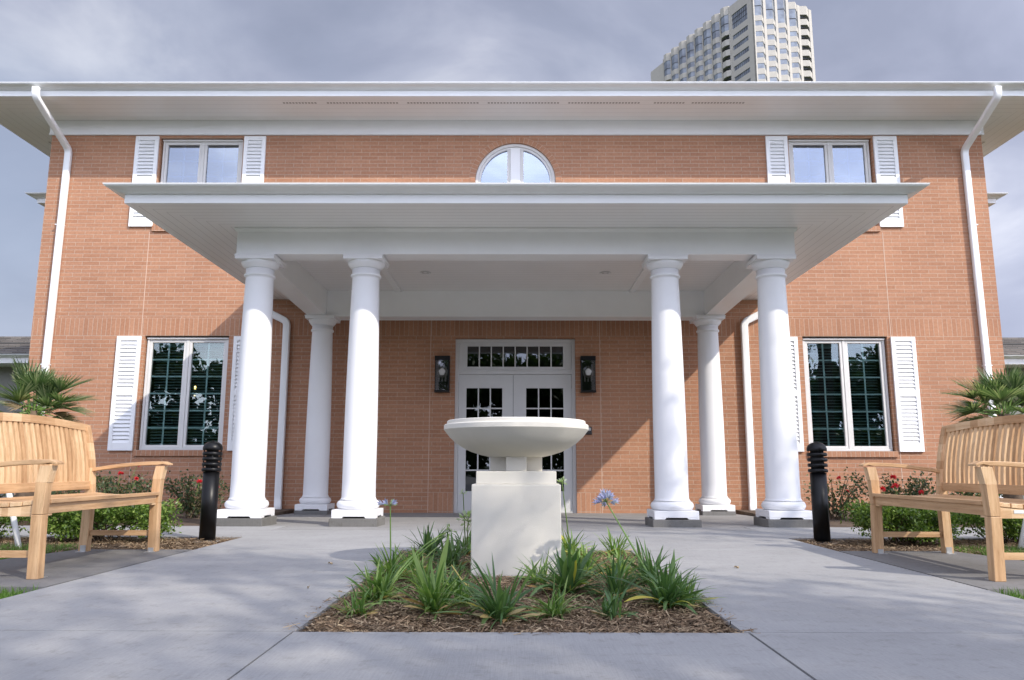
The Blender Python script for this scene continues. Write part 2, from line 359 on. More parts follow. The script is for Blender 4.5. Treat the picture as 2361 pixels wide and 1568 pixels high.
M['tower'] = concrete_mat('tower_concrete', (0.44, 0.41, 0.36), 0.05, 0.03)
M['tower_glass'] = None
M['wallgrey'] = plain('grey_render', (0.22, 0.22, 0.20), 0.9)
def shingle():
    m, nt, bs = new_mat('roof_shingle')
    g = N(nt, 'ShaderNodeNewGeometry'); b = N(nt, 'ShaderNodeTexBrick'); nt.links.new(g.outputs['Position'], b.inputs['Vector'])
    b.inputs['Scale'].default_value = 1; b.inputs['Brick Width'].default_value = 0.3; b.inputs['Row Height'].default_value = 0.13; b.inputs['Mortar Size'].default_value = 0.006
    b.inputs['Color1'].default_value = (0.10, 0.09, 0.08, 1); b.inputs['Color2'].default_value = (0.19, 0.17, 0.15, 1); b.inputs['Mortar'].default_value = (0.03, 0.03, 0.03, 1)
    nt.links.new(mixc(nt, 1.0, b.outputs[0], ramp(nt, noise(nt, g.outputs['Position'], 40, 3), [(0.3, (0.8,)*3), (0.7, (1.15,)*3)]), 'MULTIPLY'), bs.inputs['Base Color'])
    bs.inputs['Roughness'].default_value = 0.95; return m
M['shingle'] = shingle()
def tglass():
    m, nt, bs = new_mat('tower_window_glass')
    g = N(nt, 'ShaderNodeNewGeometry')
    nt.links.new(ramp(nt, noise(nt, g.outputs['Position'], 0.5, 2), [(0.3, (0.07, 0.08, 0.10)), (0.7, (0.20, 0.23, 0.27))]), bs.inputs['Base Color'])
    bs.inputs['Roughness'].default_value = 0.08; bs.inputs['IOR'].default_value = 2.0; return m
M['tower_glass'] = tglass()
def emis(name, col, s):
    m, nt, bs = new_mat(name); bs.inputs['Base Color'].default_value = (*col, 1)
    bs.inputs['Emission Color'].default_value = (*col, 1); bs.inputs['Emission Strength'].default_value = s; return m
M['bulb'] = emis('lit_bulb', (1.0, 0.62, 0.2), 9)
def clear_glass():
    m, nt, bs = new_mat('lantern_glass'); nt.nodes.remove(bs)
    tr = N(nt, 'ShaderNodeBsdfTransparent'); tr.inputs[0].default_value = (0.6, 0.6, 0.6, 1); gl = N(nt, 'ShaderNodeBsdfGlossy'); gl.inputs['Roughness'].default_value = 0.03
    mx = N(nt, 'ShaderNodeMixShader'); mx.inputs[0].default_value = 0.12; nt.links.new(tr.outputs[0], mx.inputs[1]); nt.links.new(gl.outputs[0], mx.inputs[2])
    nt.links.new(mx.outputs[0], nt.nodes['Material Output'].inputs[0]); return m
M['clear'] = clear_glass()
M['globe'] = plain('frosted_globe', (0.55, 0.55, 0.53), 0.25)

# ------------------------------------------------------------------ ground
def sheet(name, polys, z0, z1, mat, slope=None):
    mb = MB()
    for p in polys:
        n = len(p); zt = (lambda y: z1 if slope is None else z1 + slope(y))
        vs = [(x, y, z0) for x, y in p] + [(x, y, zt(y)) for x, y in p]
        mb.add(vs, [tuple(range(n))[::-1], tuple(range(n, 2*n))] + [(i, (i+1) % n, n+(i+1) % n, n+i) for i in range(n)])
    return mb.build(name, mat)
def rect(x0, x1, y0, y1): return [(x0, y0), (x1, y0), (x1, y1), (x0, y1)]
gnd = MB(); gnd.add([(-900, -900, -0.14), (900, -900, -0.14), (900, 1500, -0.14), (-900, 1500, -0.14)], [(0,1,2,3)])
struct(gnd.build('ground', M['turf']))
J = 0.003
struct(sheet('walkway', [
    rect(-2.4, -0.835-J, -6, 3.03-J), rect(-0.83, 0.875-J, -6, 3.02), rect(0.88+J, 2.4, -6, 3.03-J),
    rect(-2.4, -0.83, 3.03+J, 5.92), rect(0.86, 2.4, 3.03+J, 5.92),
    rect(-2.4, 2.4, 5.92+2*J, 7.74)], -0.12, 0.0, M['walk']))
struct(sheet('bounce_slab', [rect(-40, 40, -22, -6.6)], -0.137, -0.01, M['walk']))  # unseen slab behind the viewer, added to bounce sunlight up to the soffits
struct(sheet('cross_path', [rect(-14, -2.41, 7.02, 8.3), rect(2.41, 14, 7.02, 8.3)], -0.12, -0.004, M['walk']))
def pslope(y): return 0 if y < 8.0 else -0.08*(y-8.0)/4.08
pm = MB()
for (a, b_) in ((7.75, 8.31), (8.31, 12.09)):
    xx = 2.40 if a < 8 else 3.35
    pm.add([(-xx, a, pslope(a)), (xx, a, pslope(a)), (xx, b_, pslope(b_)), (-xx, b_, pslope(b_)), (-xx, a, -0.15), (xx, a, -0.15), (xx, b_, -0.15), (-xx, b_, -0.15)],
           [(0,1,2,3), (4,7,6,5), (0,4,5,1), (1,5,6,2), (2,6,7,3), (3,7,4,0)])
struct(pm.build('porch_slab', M['porch']))
for sgn in (-1, 1):
    p = [(2.41, 4.08), (3.35, 4.08), (3.42, 4.6), (3.40, 5.3), (3.25, 5.9), (2.41, 5.9)]
    p = [(sgn*x, y) for x, y in p][::sgn]
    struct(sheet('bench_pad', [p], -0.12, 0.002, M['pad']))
struct(sheet('lawn', [rect(-16, -2.41, -6, 4.07), rect(2.41, 16, -6, 4.07), rect(-16, -3.3, 4.07, 6.3), rect(3.3, 16, 4.07, 6.3)], -0.13, -0.03, M['turf']))
struct(sheet('planting_bed', [rect(-0.83, 0.86, 3.02, 5.92), rect(-16, -2.41, 5.9, 7.01), rect(2.41, 16, 5.9, 7.01), rect(-16, -3.36, 8.31, 12.08), rect(3.36, 16, 8.31, 12.08)], -0.135, -0.023, M['soil']))
# grass blades (uncountable)
def grass(n, regions):
    ar = np.array([(b-a)*(d-c) for a, b, c, d in regions]); pick = rng.choice(len(regions), n, p=ar/ar.sum()); rg = np.array(regions)[pick]
    x = rng.uniform(rg[:, 0], rg[:, 1]); y = rng.uniform(rg[:, 2], rg[:, 3])
    keep = ~((np.abs(x) < 3.45) & (y > 4.06) & (y < 5.92)); x, y = x[keep], y[keep]; n = len(x)
    h = rng.uniform(0.025, 0.06, n); a = rng.uniform(0, 6.28, n); wd = rng.uniform(0.0025, 0.005, n); ln = rng.normal(0, 0.02, (n, 2))
    V = np.stack([np.stack([x-np.cos(a)*wd, y-np.sin(a)*wd, np.full(n, -0.032)], 1), np.stack([x+np.cos(a)*wd, y+np.sin(a)*wd, np.full(n, -0.032)], 1),
                  np.stack([x+ln[:, 0], y+ln[:, 1], h-0.03], 1)], 1).reshape(-1, 3)
    F = np.arange(3*n).reshape(-1, 3); return V, F
V, F = grass(90000, [(-4.2, -2.42, 2.6, 4.07), (2.42, 4.2, 2.6, 4.07), (-7.5, -3.35, 4.1, 6.3), (3.35, 7.5, 4.1, 6.3)])
tag(fast_mesh('grass', V, F, M['grass']), 'short green lawn grass beside and behind the two benches', 'grass', kind='stuff')
# mulch chips (uncountable)
def chips(n, regions, z=-0.022):
    ar = np.array([(b-a)*(d-c) for a, b, c, d in regions]); pick = rng.choice(len(regions), n, p=ar/ar.sum()); rg = np.array(regions)[pick]
    P = np.stack([rng.uniform(rg[:, 0], rg[:, 1]), rng.uniform(rg[:, 2], rg[:, 3]), z + np.abs(rng.normal(0, 0.010, n))], 1)
    a = rng.uniform(0, 6.28, n); L = rng.gamma(2.0, 0.011, n)+0.006; W = rng.uniform(0.0008, 0.0034, n)
    d = np.stack([np.cos(a), np.sin(a), rng.normal(0, 0.22, n)], 1); s = np.stack([-np.sin(a), np.cos(a), rng.normal(0, 0.4, n)], 1)
    p0 = P-d*L[:, None]/2-s*W[:, None]; p1 = P+d*L[:, None]/2-s*W[:, None]*0.6; p2 = P+d*L[:, None]/2+s*W[:, None]*0.6; p3 = P-d*L[:, None]/2+s*W[:, None]
    V = np.stack([p0, p1, p2, p3], 1).reshape(-1, 3); return V, np.arange(4*n).reshape(-1, 4)
V, F = chips(75000, [(-0.83, 0.86, 3.02, 5.92)]); V2, F2 = chips(42000, [(-4.6, -2.42, 5.92, 7.0), (2.42, 4.6, 5.92, 7.0)])
V3, F3 = chips(500, [(-0.875, -0.83, 3.0, 5.95), (0.86, 0.91, 3.0, 5.95), (-0.83, 0.86, 2.975, 3.02), (-0.83, 0.86, 5.92, 5.97)], 0.002); V3[:, 2] = np.clip(V3[:, 2], 0.001, 0.012)
V = np.concatenate([V, V2, V3]); F = None; F = np.arange(len(V)).reshape(-1, 4)
V[:, 2] = np.maximum(V[:, 2], -0.022)
tag(fast_mesh('mulch', V, F, M['pine']), 'brown shredded bark mulch covering the planting beds', 'mulch', kind='stuff')

# ------------------------------------------------------------------ main building
W = 12.08; XW = 7.75; YB = 22.0; ZT = 6.2
bld = empty('brick_building', 'two storey orange brick building with white shutters and wide white eaves', 'building', (0, W, 0))
def bp(mb, name, mat, parent=None, **k):
    """building part: keep world coordinates under the empty"""
    o = mb.build(name, mat, parent or bld, **k)
    if parent is None: o.location = (0, -W, 0)
    return o
LOW = [(-5.92, -4.575, 0.87, 2.68), (4.575, 5.92, 0.87, 2.68)]
UPW = [(-5.92, -4.54, 4.50, 6.03), (4.54, 5.92, 4.50, 6.03)]
DOOR = (-0.955, 0.955, -0.12, 2.645)
ARX, ARZ, ARR = 0.0, 5.28, 0.665
ARCH = (-ARR, ARR, 4.62, ARZ+ARR)
opens = LOW + UPW + [DOOR, ARCH]
xs = sorted({-XW, XW} | {v for o in opens for v in o[:2]} | {-1.33, 1.33}); zs = sorted({-0.15, ZT, 2.68, 2.97, 0.23} | {v for o in opens for v in o[2:]})
def solid(i, j):
    if i < 0 or j < 0 or i >= len(xs)-1 or j >= len(zs)-1: return None
    cx, cz = (xs[i]+xs[i+1])/2, (zs[j]+zs[j+1])/2
    return not any(a < cx < b and c < cz < d for a, b, c, d in opens)
wb = MB(); TH = 0.28
for i in range(len(xs)-1):
    for j in range(len(zs)-1):
        x0, x1, z0, z1 = xs[i], xs[i+1], zs[j], zs[j+1]
        if solid(i, j):
            cx, cz = (x0+x1)/2, (z0+z1)/2
            mi = 1 if 2.68 <= cz <= 2.97 else 0
            if cz < 0.23 and 0.95 < abs(cx) < 1.33: mi = 2
            wb.add([(x0, W, z0), (x1, W, z0), (x1, W, z1), (x0, W, z1)], [(0,1,2,3)], mi)
            wb.add([(x0, W+TH, z0), (x1, W+TH, z0), (x1, W+TH, z1), (x0, W+TH, z1)], [(3,2,1,0)], 0)
            for (di, dj, q) in ((-1, 0, [(x0, z0), (x0, z1)]), (1, 0, [(x1, z0), (x1, z1)]), (0, -1, [(x0, z0), (x1, z0)]), (0, 1, [(x0, z1), (x1, z1)])):
                if solid(i+di, j+dj) is False:
                    (a, b), (c, d) = q
                    wb.add([(a, W, b), (c, W, d), (c, W+TH, d), (a, W+TH, b)], [(0,1,2,3)], 0)
# arch spandrels + curved reveal
nseg = 24
for k in range(nseg):
    a0, a1 = math.pi*k/nseg, math.pi*(k+1)/nseg
    p0 = (ARR*math.cos(a0), ARZ+ARR*math.sin(a0)); p1 = (ARR*math.cos(a1), ARZ+ARR*math.sin(a1)); zt = ARZ+ARR
    wb.add([(p0[0], W, p0[1]), (p1[0], W, p1[1]), (p1[0], W, zt), (p0[0], W, zt)], [(0,1,2,3)])
    wb.add([(p0[0], W, p0[1]), (p1[0], W, p1[1]), (p1[0], W+TH, p1[1]), (p0[0], W+TH, p0[1])], [(0,1,2,3)])
for sx in (-1, 1):
    wb.add([(sx*XW, W, -0.15), (sx*XW, YB, -0.15), (sx*XW, YB, ZT), (sx*XW, W, ZT)], [(0,1,2,3)])
wb.add([(-XW, YB, -0.15), (XW, YB, -0.15), (XW, YB, ZT), (-XW, YB, ZT)], [(0,1,2,3)])
M['doorsoldier'] = brick_mat('brick_base_soldier', 'soldier', zoff=0.06, bw=0.29, rh=0.0735)
bp(wb, 'wall', [M['brick'], M['soldier'], M['doorsoldier']], fix=False)
# interior shell (dark) so that windows look into rooms
ib = MB()
ib.box(-7.4, 7.4, W+4.5, W+4.6, -0.1, 6.1); ib.box(-7.4, 7.4, W+TH+0.003, W+4.5, 2.95, 3.1); ib.box(-7.4, 7.4, W+TH+0.003, W+4.5, -0.14, -0.09)
ib.box(-7.45, -7.4, W+TH+.003, W+4.5, -0.1, 6.1); ib.box(7.4, 7.45, W+TH+.003, W+4.5, -0.1, 6.1); ib.box(-7.4, 7.4, W+TH+.003, W+4.5, 6.1, 6.15)
bp(ib, 'interior', M['interior'])
# arch brick ring, sills, control joints
rb = MB()
for k in range(28):
    a0, a1 = math.pi*k/28, math.pi*(k+1)/28; r0, r1 = ARR+0.001, ARR+0.10
    q = [(r0*math.cos(a0), ARZ+r0*math.sin(a0)), (r1*math.cos(a0), ARZ+r1*math.sin(a0)), (r1*math.cos(a1), ARZ+r1*math.sin(a1)), (r0*math.cos(a1), ARZ+r0*math.sin(a1))]
    vs = [(x, W-0.004, z) for x, z in q] + [(x, W+0.01, z) for x, z in q]
    uvf = [[(0.001, a0*ARR*1.05), (0.099, a0*ARR*1.05), (0.099, a1*ARR*1.05), (0.001, a1*ARR*1.05)]]
    rb.add(vs, [(0,1,2,3)], uv=uvf); rb.add(vs, [(1,5,6,2)], uv=[[(0.05, 0.03)]*4])
bp(rb, 'brick_arch', M['ring'], fix=False)
for (a, b, c, d) in LOW + UPW:
    s = MB(); s.box(a-0.02, b+0.02, W-0.035, W+0.14, c-0.092, c)
    bp(s, 'brick_sill', M['sillbrick'] if c < 2 else M['soldier'])
for (x, z0, z1) in ((-5.985, -0.1, 2.68), (5.985, -0.1, 2.68), (-5.985, 2.68, 4.40), (5.985, 2.68, 4.40), (-1.345, -0.1, 2.97), (1.345, -0.1, 2.97)):
    s = MB(); s.box(x-0.005, x+0.005, W-0.003, W+0.01, z0, z1)
    o = bp(s, 'control_joint', M['joint'])

# windows ------------------------------------------------------------
def ring(mb, x0, x1, z0, z1, wd, y0, y1, mi=0):
    mb.box(x0, x1, y0, y1, z1-wd, z1, mi); mb.box(x0, x1, y0, y1, z0, z0+wd, mi)
    mb.box(x0, x0+wd, y0, y1, z0+wd, z1-wd, mi); mb.box(x1-wd, x1, y0, y1, z0+wd, z1-wd, mi)
def window(x0, x1, z0, z1, rows, lit, headtrim=0.0, blinds=True):
    e = MB(); Y = W+0.055
    ring(e, x0, x1, z0, z1, 0.035, Y, Y+0.12)
    xm = (x0+x1)/2; e.box(xm-0.022, xm+0.022, Y+0.004, Y+0.12, z0+0.035, z1-0.035)
    for (a, b) in ((x0+0.037, xm-0.024), (xm+0.024, x1-0.037)): ring(e, a, b, z0+0.037, z1-0.037, 0.042, Y+0.012, Y+0.07)
    e.box(x0-0.0, x1+0.0, Y-0.02, Y-0.001, z1-0.03, z1-0.002)
    fr = bp(e, 'window', M['frame'], bevel=0.004)
    for (a, b) in ((x0+0.08, xm-0.067), (xm+0.067, x1-0.08)):
        p = MB(); p.box(a-0.004, b+0.004, Y+0.040, Y+0.046, z0+0.076, z1-0.076); p.build('pane', M['glass_up'] if lit else M['glass'], fr)
        m = MB(); xc = (a+b)/2; zb, zt = z0+0.079, z1-0.079
        m.box(xc-0.013, xc+0.013, Y+0.052, Y+0.058, zb, zt)
        for r in range(1, rows):
            z = zb+(zt-zb)*r/rows
            m.box(a, xc-0.014, Y+0.053, Y+0.059, z-0.012, z+0.012); m.box(xc+0.014, b, Y+0.053, Y+0.059, z-0.012, z+0.012)
        m.build('muntin', M['muntin'], fr)
    if blinds:
        s = MB(); n = int((z1-z0-0.14)/0.047)
        for k in range(n):
            z = z0+0.085+k*0.047
            s.add([(x0+0.09, Y+0.125, z+0.004), (x1-0.09, Y+0.125, z+0.004), (x1-0.09, Y+0.168, z+0.024), (x0+0.09, Y+0.168, z+0.024)], [(0,1,2,3)])
        s.box(x0+0.07, x1-0.07, Y+0.122, Y+0.17, z1-0.13, z1-0.08)
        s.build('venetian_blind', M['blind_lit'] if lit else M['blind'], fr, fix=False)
    return fr
for o in LOW: window(o[0]+0.02, o[1]-0.02, o[2], o[3]-0.02, 6, False)
for o in UPW: window(o[0]+0.02, o[1]-0.02, o[2], o[3]-0.01, 5, True)
# arched window
def archwin():
    Y = W+0.05; R0 = ARR-0.004
    e = MB()
    for (r0, r1, ya, yb) in ((R0-0.045, R0, Y-0.02, Y+0.1), (R0-0.085, R0-0.047, Y, Y+0.07)):
        for k in range(32):
            a0, a1 = math.pi*k/32, math.pi*(k+1)/32
            q = [(r0*math.cos(a0), ARZ+r0*math.sin(a0)), (r1*math.cos(a0), ARZ+r1*math.sin(a0)), (r1*math.cos(a1), ARZ+r1*math.sin(a1)), (r0*math.cos(a1), ARZ+r0*math.sin(a1))]
            vs = [(x, ya, z) for x, z in q] + [(x, yb, z) for x, z in q]
            e.add(vs, [(0,1,2,3), (7,6,5,4), (0,3,7,4), (1,5,6,2)], smooth=False)
        for sx in (-1, 1): e.box(sx*r0, sx*r1, ya, yb, 4.62, ARZ)
    for sx in (-1, 1): e.box(sx*0.082, sx*0.135, Y, Y+0.07, 4.62, ARZ+0.56)
    e.box(-R0, R0, Y, Y+0.1, 4.62, 4.68)
    fr = bp(e, 'window', M['frame'])
    p = MB(); p.box(-0.080, 0.080, Y-0.018, Y+0.06, 4.62, ARZ+0.585); p.build('mullion', M['white'], fr)
    for sx in (-1, 1):
        pts = [(sx*0.13, 4.66), (sx*0.595, 4.66)] + [(sx*0.595*math.cos(t), ARZ+0.595*math.sin(t)) for t in np.linspace(0, math.acos(0.13/0.595), 14)]
        g = MB(); g.add([(x, Y+0.035, z) for x, z in pts], [tuple(range(len(pts)))]); g.build('pane', M['glass_arch'], fr)
    s = MB()
    for k in range(26):
        z = 4.66+k*0.045; hw = 0.58 if z < ARZ else math.sqrt(max(0.01, 0.58**2-(z-ARZ)**2))
        s.add([(-hw, Y+0.12, z), (hw, Y+0.12, z), (hw, Y+0.155, z+0.038), (-hw, Y+0.155, z+0.038)], [(0,1,2,3)])
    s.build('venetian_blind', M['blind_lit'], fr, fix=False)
archwin()
# shutters -----------------------------------------------------------
def shutter(x0, x1, z0, z1, split=True):
    Y1 = W-0.004; Y0 = Y1-0.035; m = MB(); st = 0.062
    m.box(x0, x0+st, Y0, Y1, z0, z1); m.box(x1-st, x1, Y0, Y1, z0, z1)
    rails = [(z0, z0+0.12), (z1-0.07, z1)]; zm = (z0+z1)/2
    if split: rails.append((zm-0.045, zm+0.045))
    for a, b in rails: m.box(x0+st, x1-st, Y0+0.002, Y1, a, b)
    m.box(x0+st, x1-st, Y1-0.006, Y1-0.001, z0+0.11, z1-0.06)
    o = bp(m, 'shutter', M['white'], bevel=0.003)
    zz = sorted(v for r in rails for v in r)[1:-1]
    s = MB()
    for a, b in zip(zz[0::2], zz[1::2]):
        n = round((b-a)/0.062); d = (b-a)/n
        for k in range(n):
            z = a+k*d
            s.add([(x0+st, Y0+0.005, z+0.003), (x1-st, Y0+0.005, z+0.003), (x1-st, Y1-0.008, z+d-0.006), (x0+st, Y1-0.008, z+d-0.006),
                   (x0+st, Y0+0.005, z-0.005+0.0), (x1-st, Y0+0.005, z-0.005), (x1-st, Y1-0.0085, z+d-0.016), (x0+st, Y1-0.0085, z+d-0.016)],
                  [(0,1,2,3), (4,7,6,5), (0,4,5,1), (3,2,6,7)])
    s.build('louvre', M['white'], o, fix=False)
for sx in (-1, 1):
    for a, b in ((5.965, 6.35), (4.10, 4.485)):
        shutter(min(sx*a, sx*b), max(sx*a, sx*b), 0.86, 2.668)
    for a, b in ((5.94, 6.325), (4.155, 4.515)):
        shutter(min(sx*a, sx*b), max(sx*a, sx*b), 4.485, 6.05)
# door ---------------------------------------------------------------
Y = W+0.06
d = MB()
for sx in (-1, 1): d.box(sx*0.955, sx*0.90, Y, Y+0.13, -0.085, 2.64)
d.box(-0.90, 0.90, Y+0.001, Y+0.13, 2.58, 2.64); d.box(-0.90, 0.90, Y+0.001, Y+0.13, 2.075, 2.15); d.box(-0.90, 0.90, Y-0.005, Y+0.13, 2.12, 2.135)
d.box(-0.9, 0.9, Y, Y+0.13, -0.085, -0.06)
dfr = bp(d, 'door_frame', M['door'], bevel=0.004)
t = MB(); xa, xb, za, zb = -0.765, 0.765, 2.195, 2.525; Yt = Y+0.012
t.box(-0.897, xa, Yt, Yt+0.05, 2.152, 2.578); t.box(xb, 0.897, Yt, Yt+0.05, 2.152, 2.578); t.box(xa, xb, Yt, Yt+0.05, 2.152, za); t.box(xa, xb, Yt, Yt+0.05, zb, 2.578)
for k in range(1, 8):
    x = xa+(xb-xa)*k/8; t.box(x-0.009, x+0.009, Yt+0.005, Yt+0.045, za, zb)
tro = bp(t, 'transom', M['door']); g = MB(); g.box(xa-0.005, xb+0.005, Yt+0.02, Yt+0.026, za-0.005, zb+0.005); g.build('pane', M['glass_door'], tro)
for sx, (x0, x1), (la, lb) in ((-1, (-0.897, -0.034), (-0.775, -0.205)), (1, (-0.028, 0.897), (0.175, 0.765))):
    m = MB(); za, zb = 0.245, 1.855; Yd = Y+0.03
    m.box(x0, la, Yd, Yd+0.045, -0.058, 2.072); m.box(lb, x1, Yd, Yd+0.045, -0.058, 2.072); m.box(la, lb, Yd, Yd+0.045, -0.058, za); m.box(la, lb, Yd, Yd+0.045, zb, 2.072)
    for k in (1, 2):
        x = la+(lb-la)*k/3; m.box(x-0.010, x+0.010, Yd+0.006, Yd+0.040, za, zb)
    for k in range(1, 5):
        z = za+(zb-za)*k/5; m.box(la, lb, Yd+0.007, Yd+0.039, z-0.010, z+0.010)
    lf = bp(m, 'door_leaf', M['door'])
    g = MB(); g.box(la-0.004, lb+0.004, Yd+0.018, Yd+0.024, za-0.004, zb+0.004); g.build('pane', M['glass_door'], lf)
    for z in (0.1, 0.75, 1.3, 1.9):
        h = MB(); h.lathe([(0.009, z-0.05), (0.009, z+0.05)], 10, (sx*0.902, Yd-0.006)); h.build('hinge', M['steel'], lf)
    hb = MB(); xh = x1-0.07 if sx < 0 else x0+0.07
    hb.tube([(xh, Yd, 0.82), (xh, Yd-0.05, 0.85), (xh, Yd-0.05, 1.08), (xh, Yd, 1.11)], 0.011, 8); hb.build('handle', M['steel'], lf)
# room light fitting seen through the left window
ch = empty('chandelier', 'small lit chandelier with four warm bulbs glowing behind the left window', 'chandelier', (-5.95, 14.2, 0))
c_ = MB(); c_.tube([(0, 0, 2.94), (0, 0, 1.93)], 0.01, 8); c_.lathe([(0.03, 1.92), (0.04, 1.96), (0.02, 2.0)], 12)
BP = [(-0.14, -0.1, 2.06), (-0.17, 0.1, 1.97), (0.12, -0.1, 2.07), (0.14, 0.12, 1.94)]
for (x, y, z) in BP: c_.tube([(0, 0, 1.96), (x*0.6, y*0.6, 1.9), (x, y, z-0.03)], 0.006, 6)
c_.build('frame', M['bronze'], ch)
for (x, y, z) in BP:
    b = MB(); b.lathe([(0.005, z-0.03), (0.02, z-0.01), (0.018, z+0.01), (0.003, z+0.035)], 10); b.build('bulb', M['bulb'], ch)
# main eaves -----------------------------------------------------------
ZS = 6.33; EX = 8.72; EY0 = 11.19; EY1 = YB+1.0
def sweep(mb, x0, x1, y0, y1, prof, mi=0, sides=4, yend=None):
    """profile of (outward, z) swept round a rectangle with mitred corners; sides 3 = front and two flanks stopping at yend"""
    rings = []
    for o, z in prof:
        if sides == 4: rings.append([(x0-o, y0-o, z), (x1+o, y0-o, z), (x1+o, y1+o, z), (x0-o, y1+o, z)])
        else: rings.append([(x0-o, yend, z), (x0-o, y0-o, z), (x1+o, y0-o, z), (x1+o, yend, z)])
    n = 4
    for a, b in zip(rings[:-1], rings[1:]):
        for k in range(n if sides == 4 else n-1):
            q = (k+1) % n; mb.add([a[k], a[q], b[q], b[k]], [(0,1,2,3)])
FAS = [(0, 0), (0, 0.105)]
def GUT(z): return [(0.003, z), (0.022, z+0.001), (0.045, z+0.008), (0.068, z+0.022), (0.092, z+0.028), (0.122, z+0.033), (0.143, z+0.042), (0.153, z+0.054), (0.156, z+0.066), (0.146, z+0.066), (0.143, z+0.052), (0.01, z+0.050)]
f = MB(); sweep(f, -EX, EX, EY0, EY1, [(-0.04, ZS+0.12), (-0.04, ZS-0.003), (0, ZS-0.003), (0, ZS+0.14)]); bp(f, 'fascia', M['white'], fix=True)
f = MB(); sweep(f, -EX, EX, EY0, EY1, GUT(ZS+0.090)); bp(f, 'gutter', M['gutter'], fix=False)
f = MB()   # soffit, ring of four mitred boards
o_ = [(-EX+.04, EY0+.04), (EX-.04, EY0+.04), (EX-.04, EY1-.04), (-EX+.04, EY1-.04)]; i_ = [(-XW-.03, W-.03), (XW+.03, W-.03), (XW+.03, YB+.03), (-XW-.03, YB+.03)]
for k in range(4):
    q = (k+1) % 4; f.add([(*o_[k], ZS), (*o_[q], ZS), (*i_[q], ZS), (*i_[k], ZS)], [(3,2,1,0)], k % 2)
M['sofx'] = board_mat('soffit_boards', (0.86, 0.85, 0.83), 0.145, 1, 0.80); M['sofy'] = board_mat('soffit_boards_side', (0.86, 0.85, 0.83), 0.145, 0, 0.80)
bp(f, 'soffit', [M['sofx'], M['sofy']], fix=False)
f = MB(); sweep(f, -XW, XW, W, YB, [(0.001, 6.075), (0.03, 6.075), (0.03, ZS-0.002)]); sweep(f, -XW, XW, W, YB, [(0.03, 6.093), (0.036, 6.093), (0.036, 6.078)]); bp(f, 'frieze', M['white'], fix=False)
for x0, x1, y0, y1 in [(-3.70, -3.12, 11.40, 11.445)] + [(-3.0+k*1.28, -3.0+k*1.28+1.18, 11.40, 11.445) for k in range(4)] + [(2.2, 2.72, 11.40, 11.445), (2.8, 3.65, 11.40, 11.445)]:
    f = MB(); n = int((x1-x0)/0.05)
    for k in range(n): f.box(x0+k*0.05, x0+k*0.05+0.032, y0, y1, ZS-0.003, ZS-0.001)
    bp(f, 'soffit_vent', M['vent'], fix=False)
for sx in (-1, 1):
    for y0 in (12.9, 14.3):
        f = MB()
        for k in range(24): f.box(sx*8.30, sx*8.34, y0+k*0.05, y0+k*0.05+0.032, ZS-0.003, ZS-0.001)
        bp(f, 'soffit_vent', M['vent'], fix=False)
f = MB(); zr = ZS+0.145; hx, hy = EX+0.02, 5.4
f.add([(-EX, EY0, zr), (EX, EY0, zr), (EX, EY1, zr), (-EX, EY1, zr), (-EX+5.9, (EY0+EY1)/2, zr+1.7), (EX-5.9, (EY0+EY1)/2, zr+1.7)], [(0,1,5,4), (1,2,5), (2,3,4,5), (3,0,4)])
bp(f, 'roof', M['shingle'])
# downspouts
def rr(w_, h_, r_):
    p = []
    for cx, cy, a0 in ((w_/2-r_, h_/2-r_, 0), (-w_/2+r_, h_/2-r_, 90), (-w_/2+r_, -h_/2+r_, 180), (w_/2-r_, -h_/2+r_, 270)):
        for k in range(4): a = R(a0+k*30); p.append((cx+r_*math.cos(a), cy+r_*math.sin(a)))
    return p
def smooth_path(pts, r=0.07, n=5):
    out = [Vector(pts[0])]
    for a, b, c in zip(pts[:-2], pts[1:-1], pts[2:]):
        a, b, c = Vector(a), Vector(b), Vector(c); p = b+(a-b).normalized()*r; q = b+(c-b).normalized()*r
        for k in range(n+1):
            t = k/n; out.append(p*(1-t)**2+b*2*t*(1-t)+q*t*t)
    out.append(Vector(pts[-1])); return out
for sx in (-1, 1):
    m = MB(); x = sx*7.42
    pth = smooth_path([(x, 11.055, ZS+0.075), (x, 11.055, ZS-0.07), (x, W-0.045, 5.80), (x+sx*0.03, W-0.045, 0.02), (x+sx*0.03, W-0.22, -0.03)], 0.08)
    m.tube(pth, 1.0, shape=rr(0.075, 0.105, 0.018), up=Vector((0, 1, 0))); bp(m, 'downspout', M['white'])
    for z in (4.5, 2.2):
        s = MB(); s.box(x+sx*0.02-0.062, x+sx*0.02+0.062, W-0.086, W-0.001, z, z+0.012)
        bp(s, 'downspout_strap', M['white'])
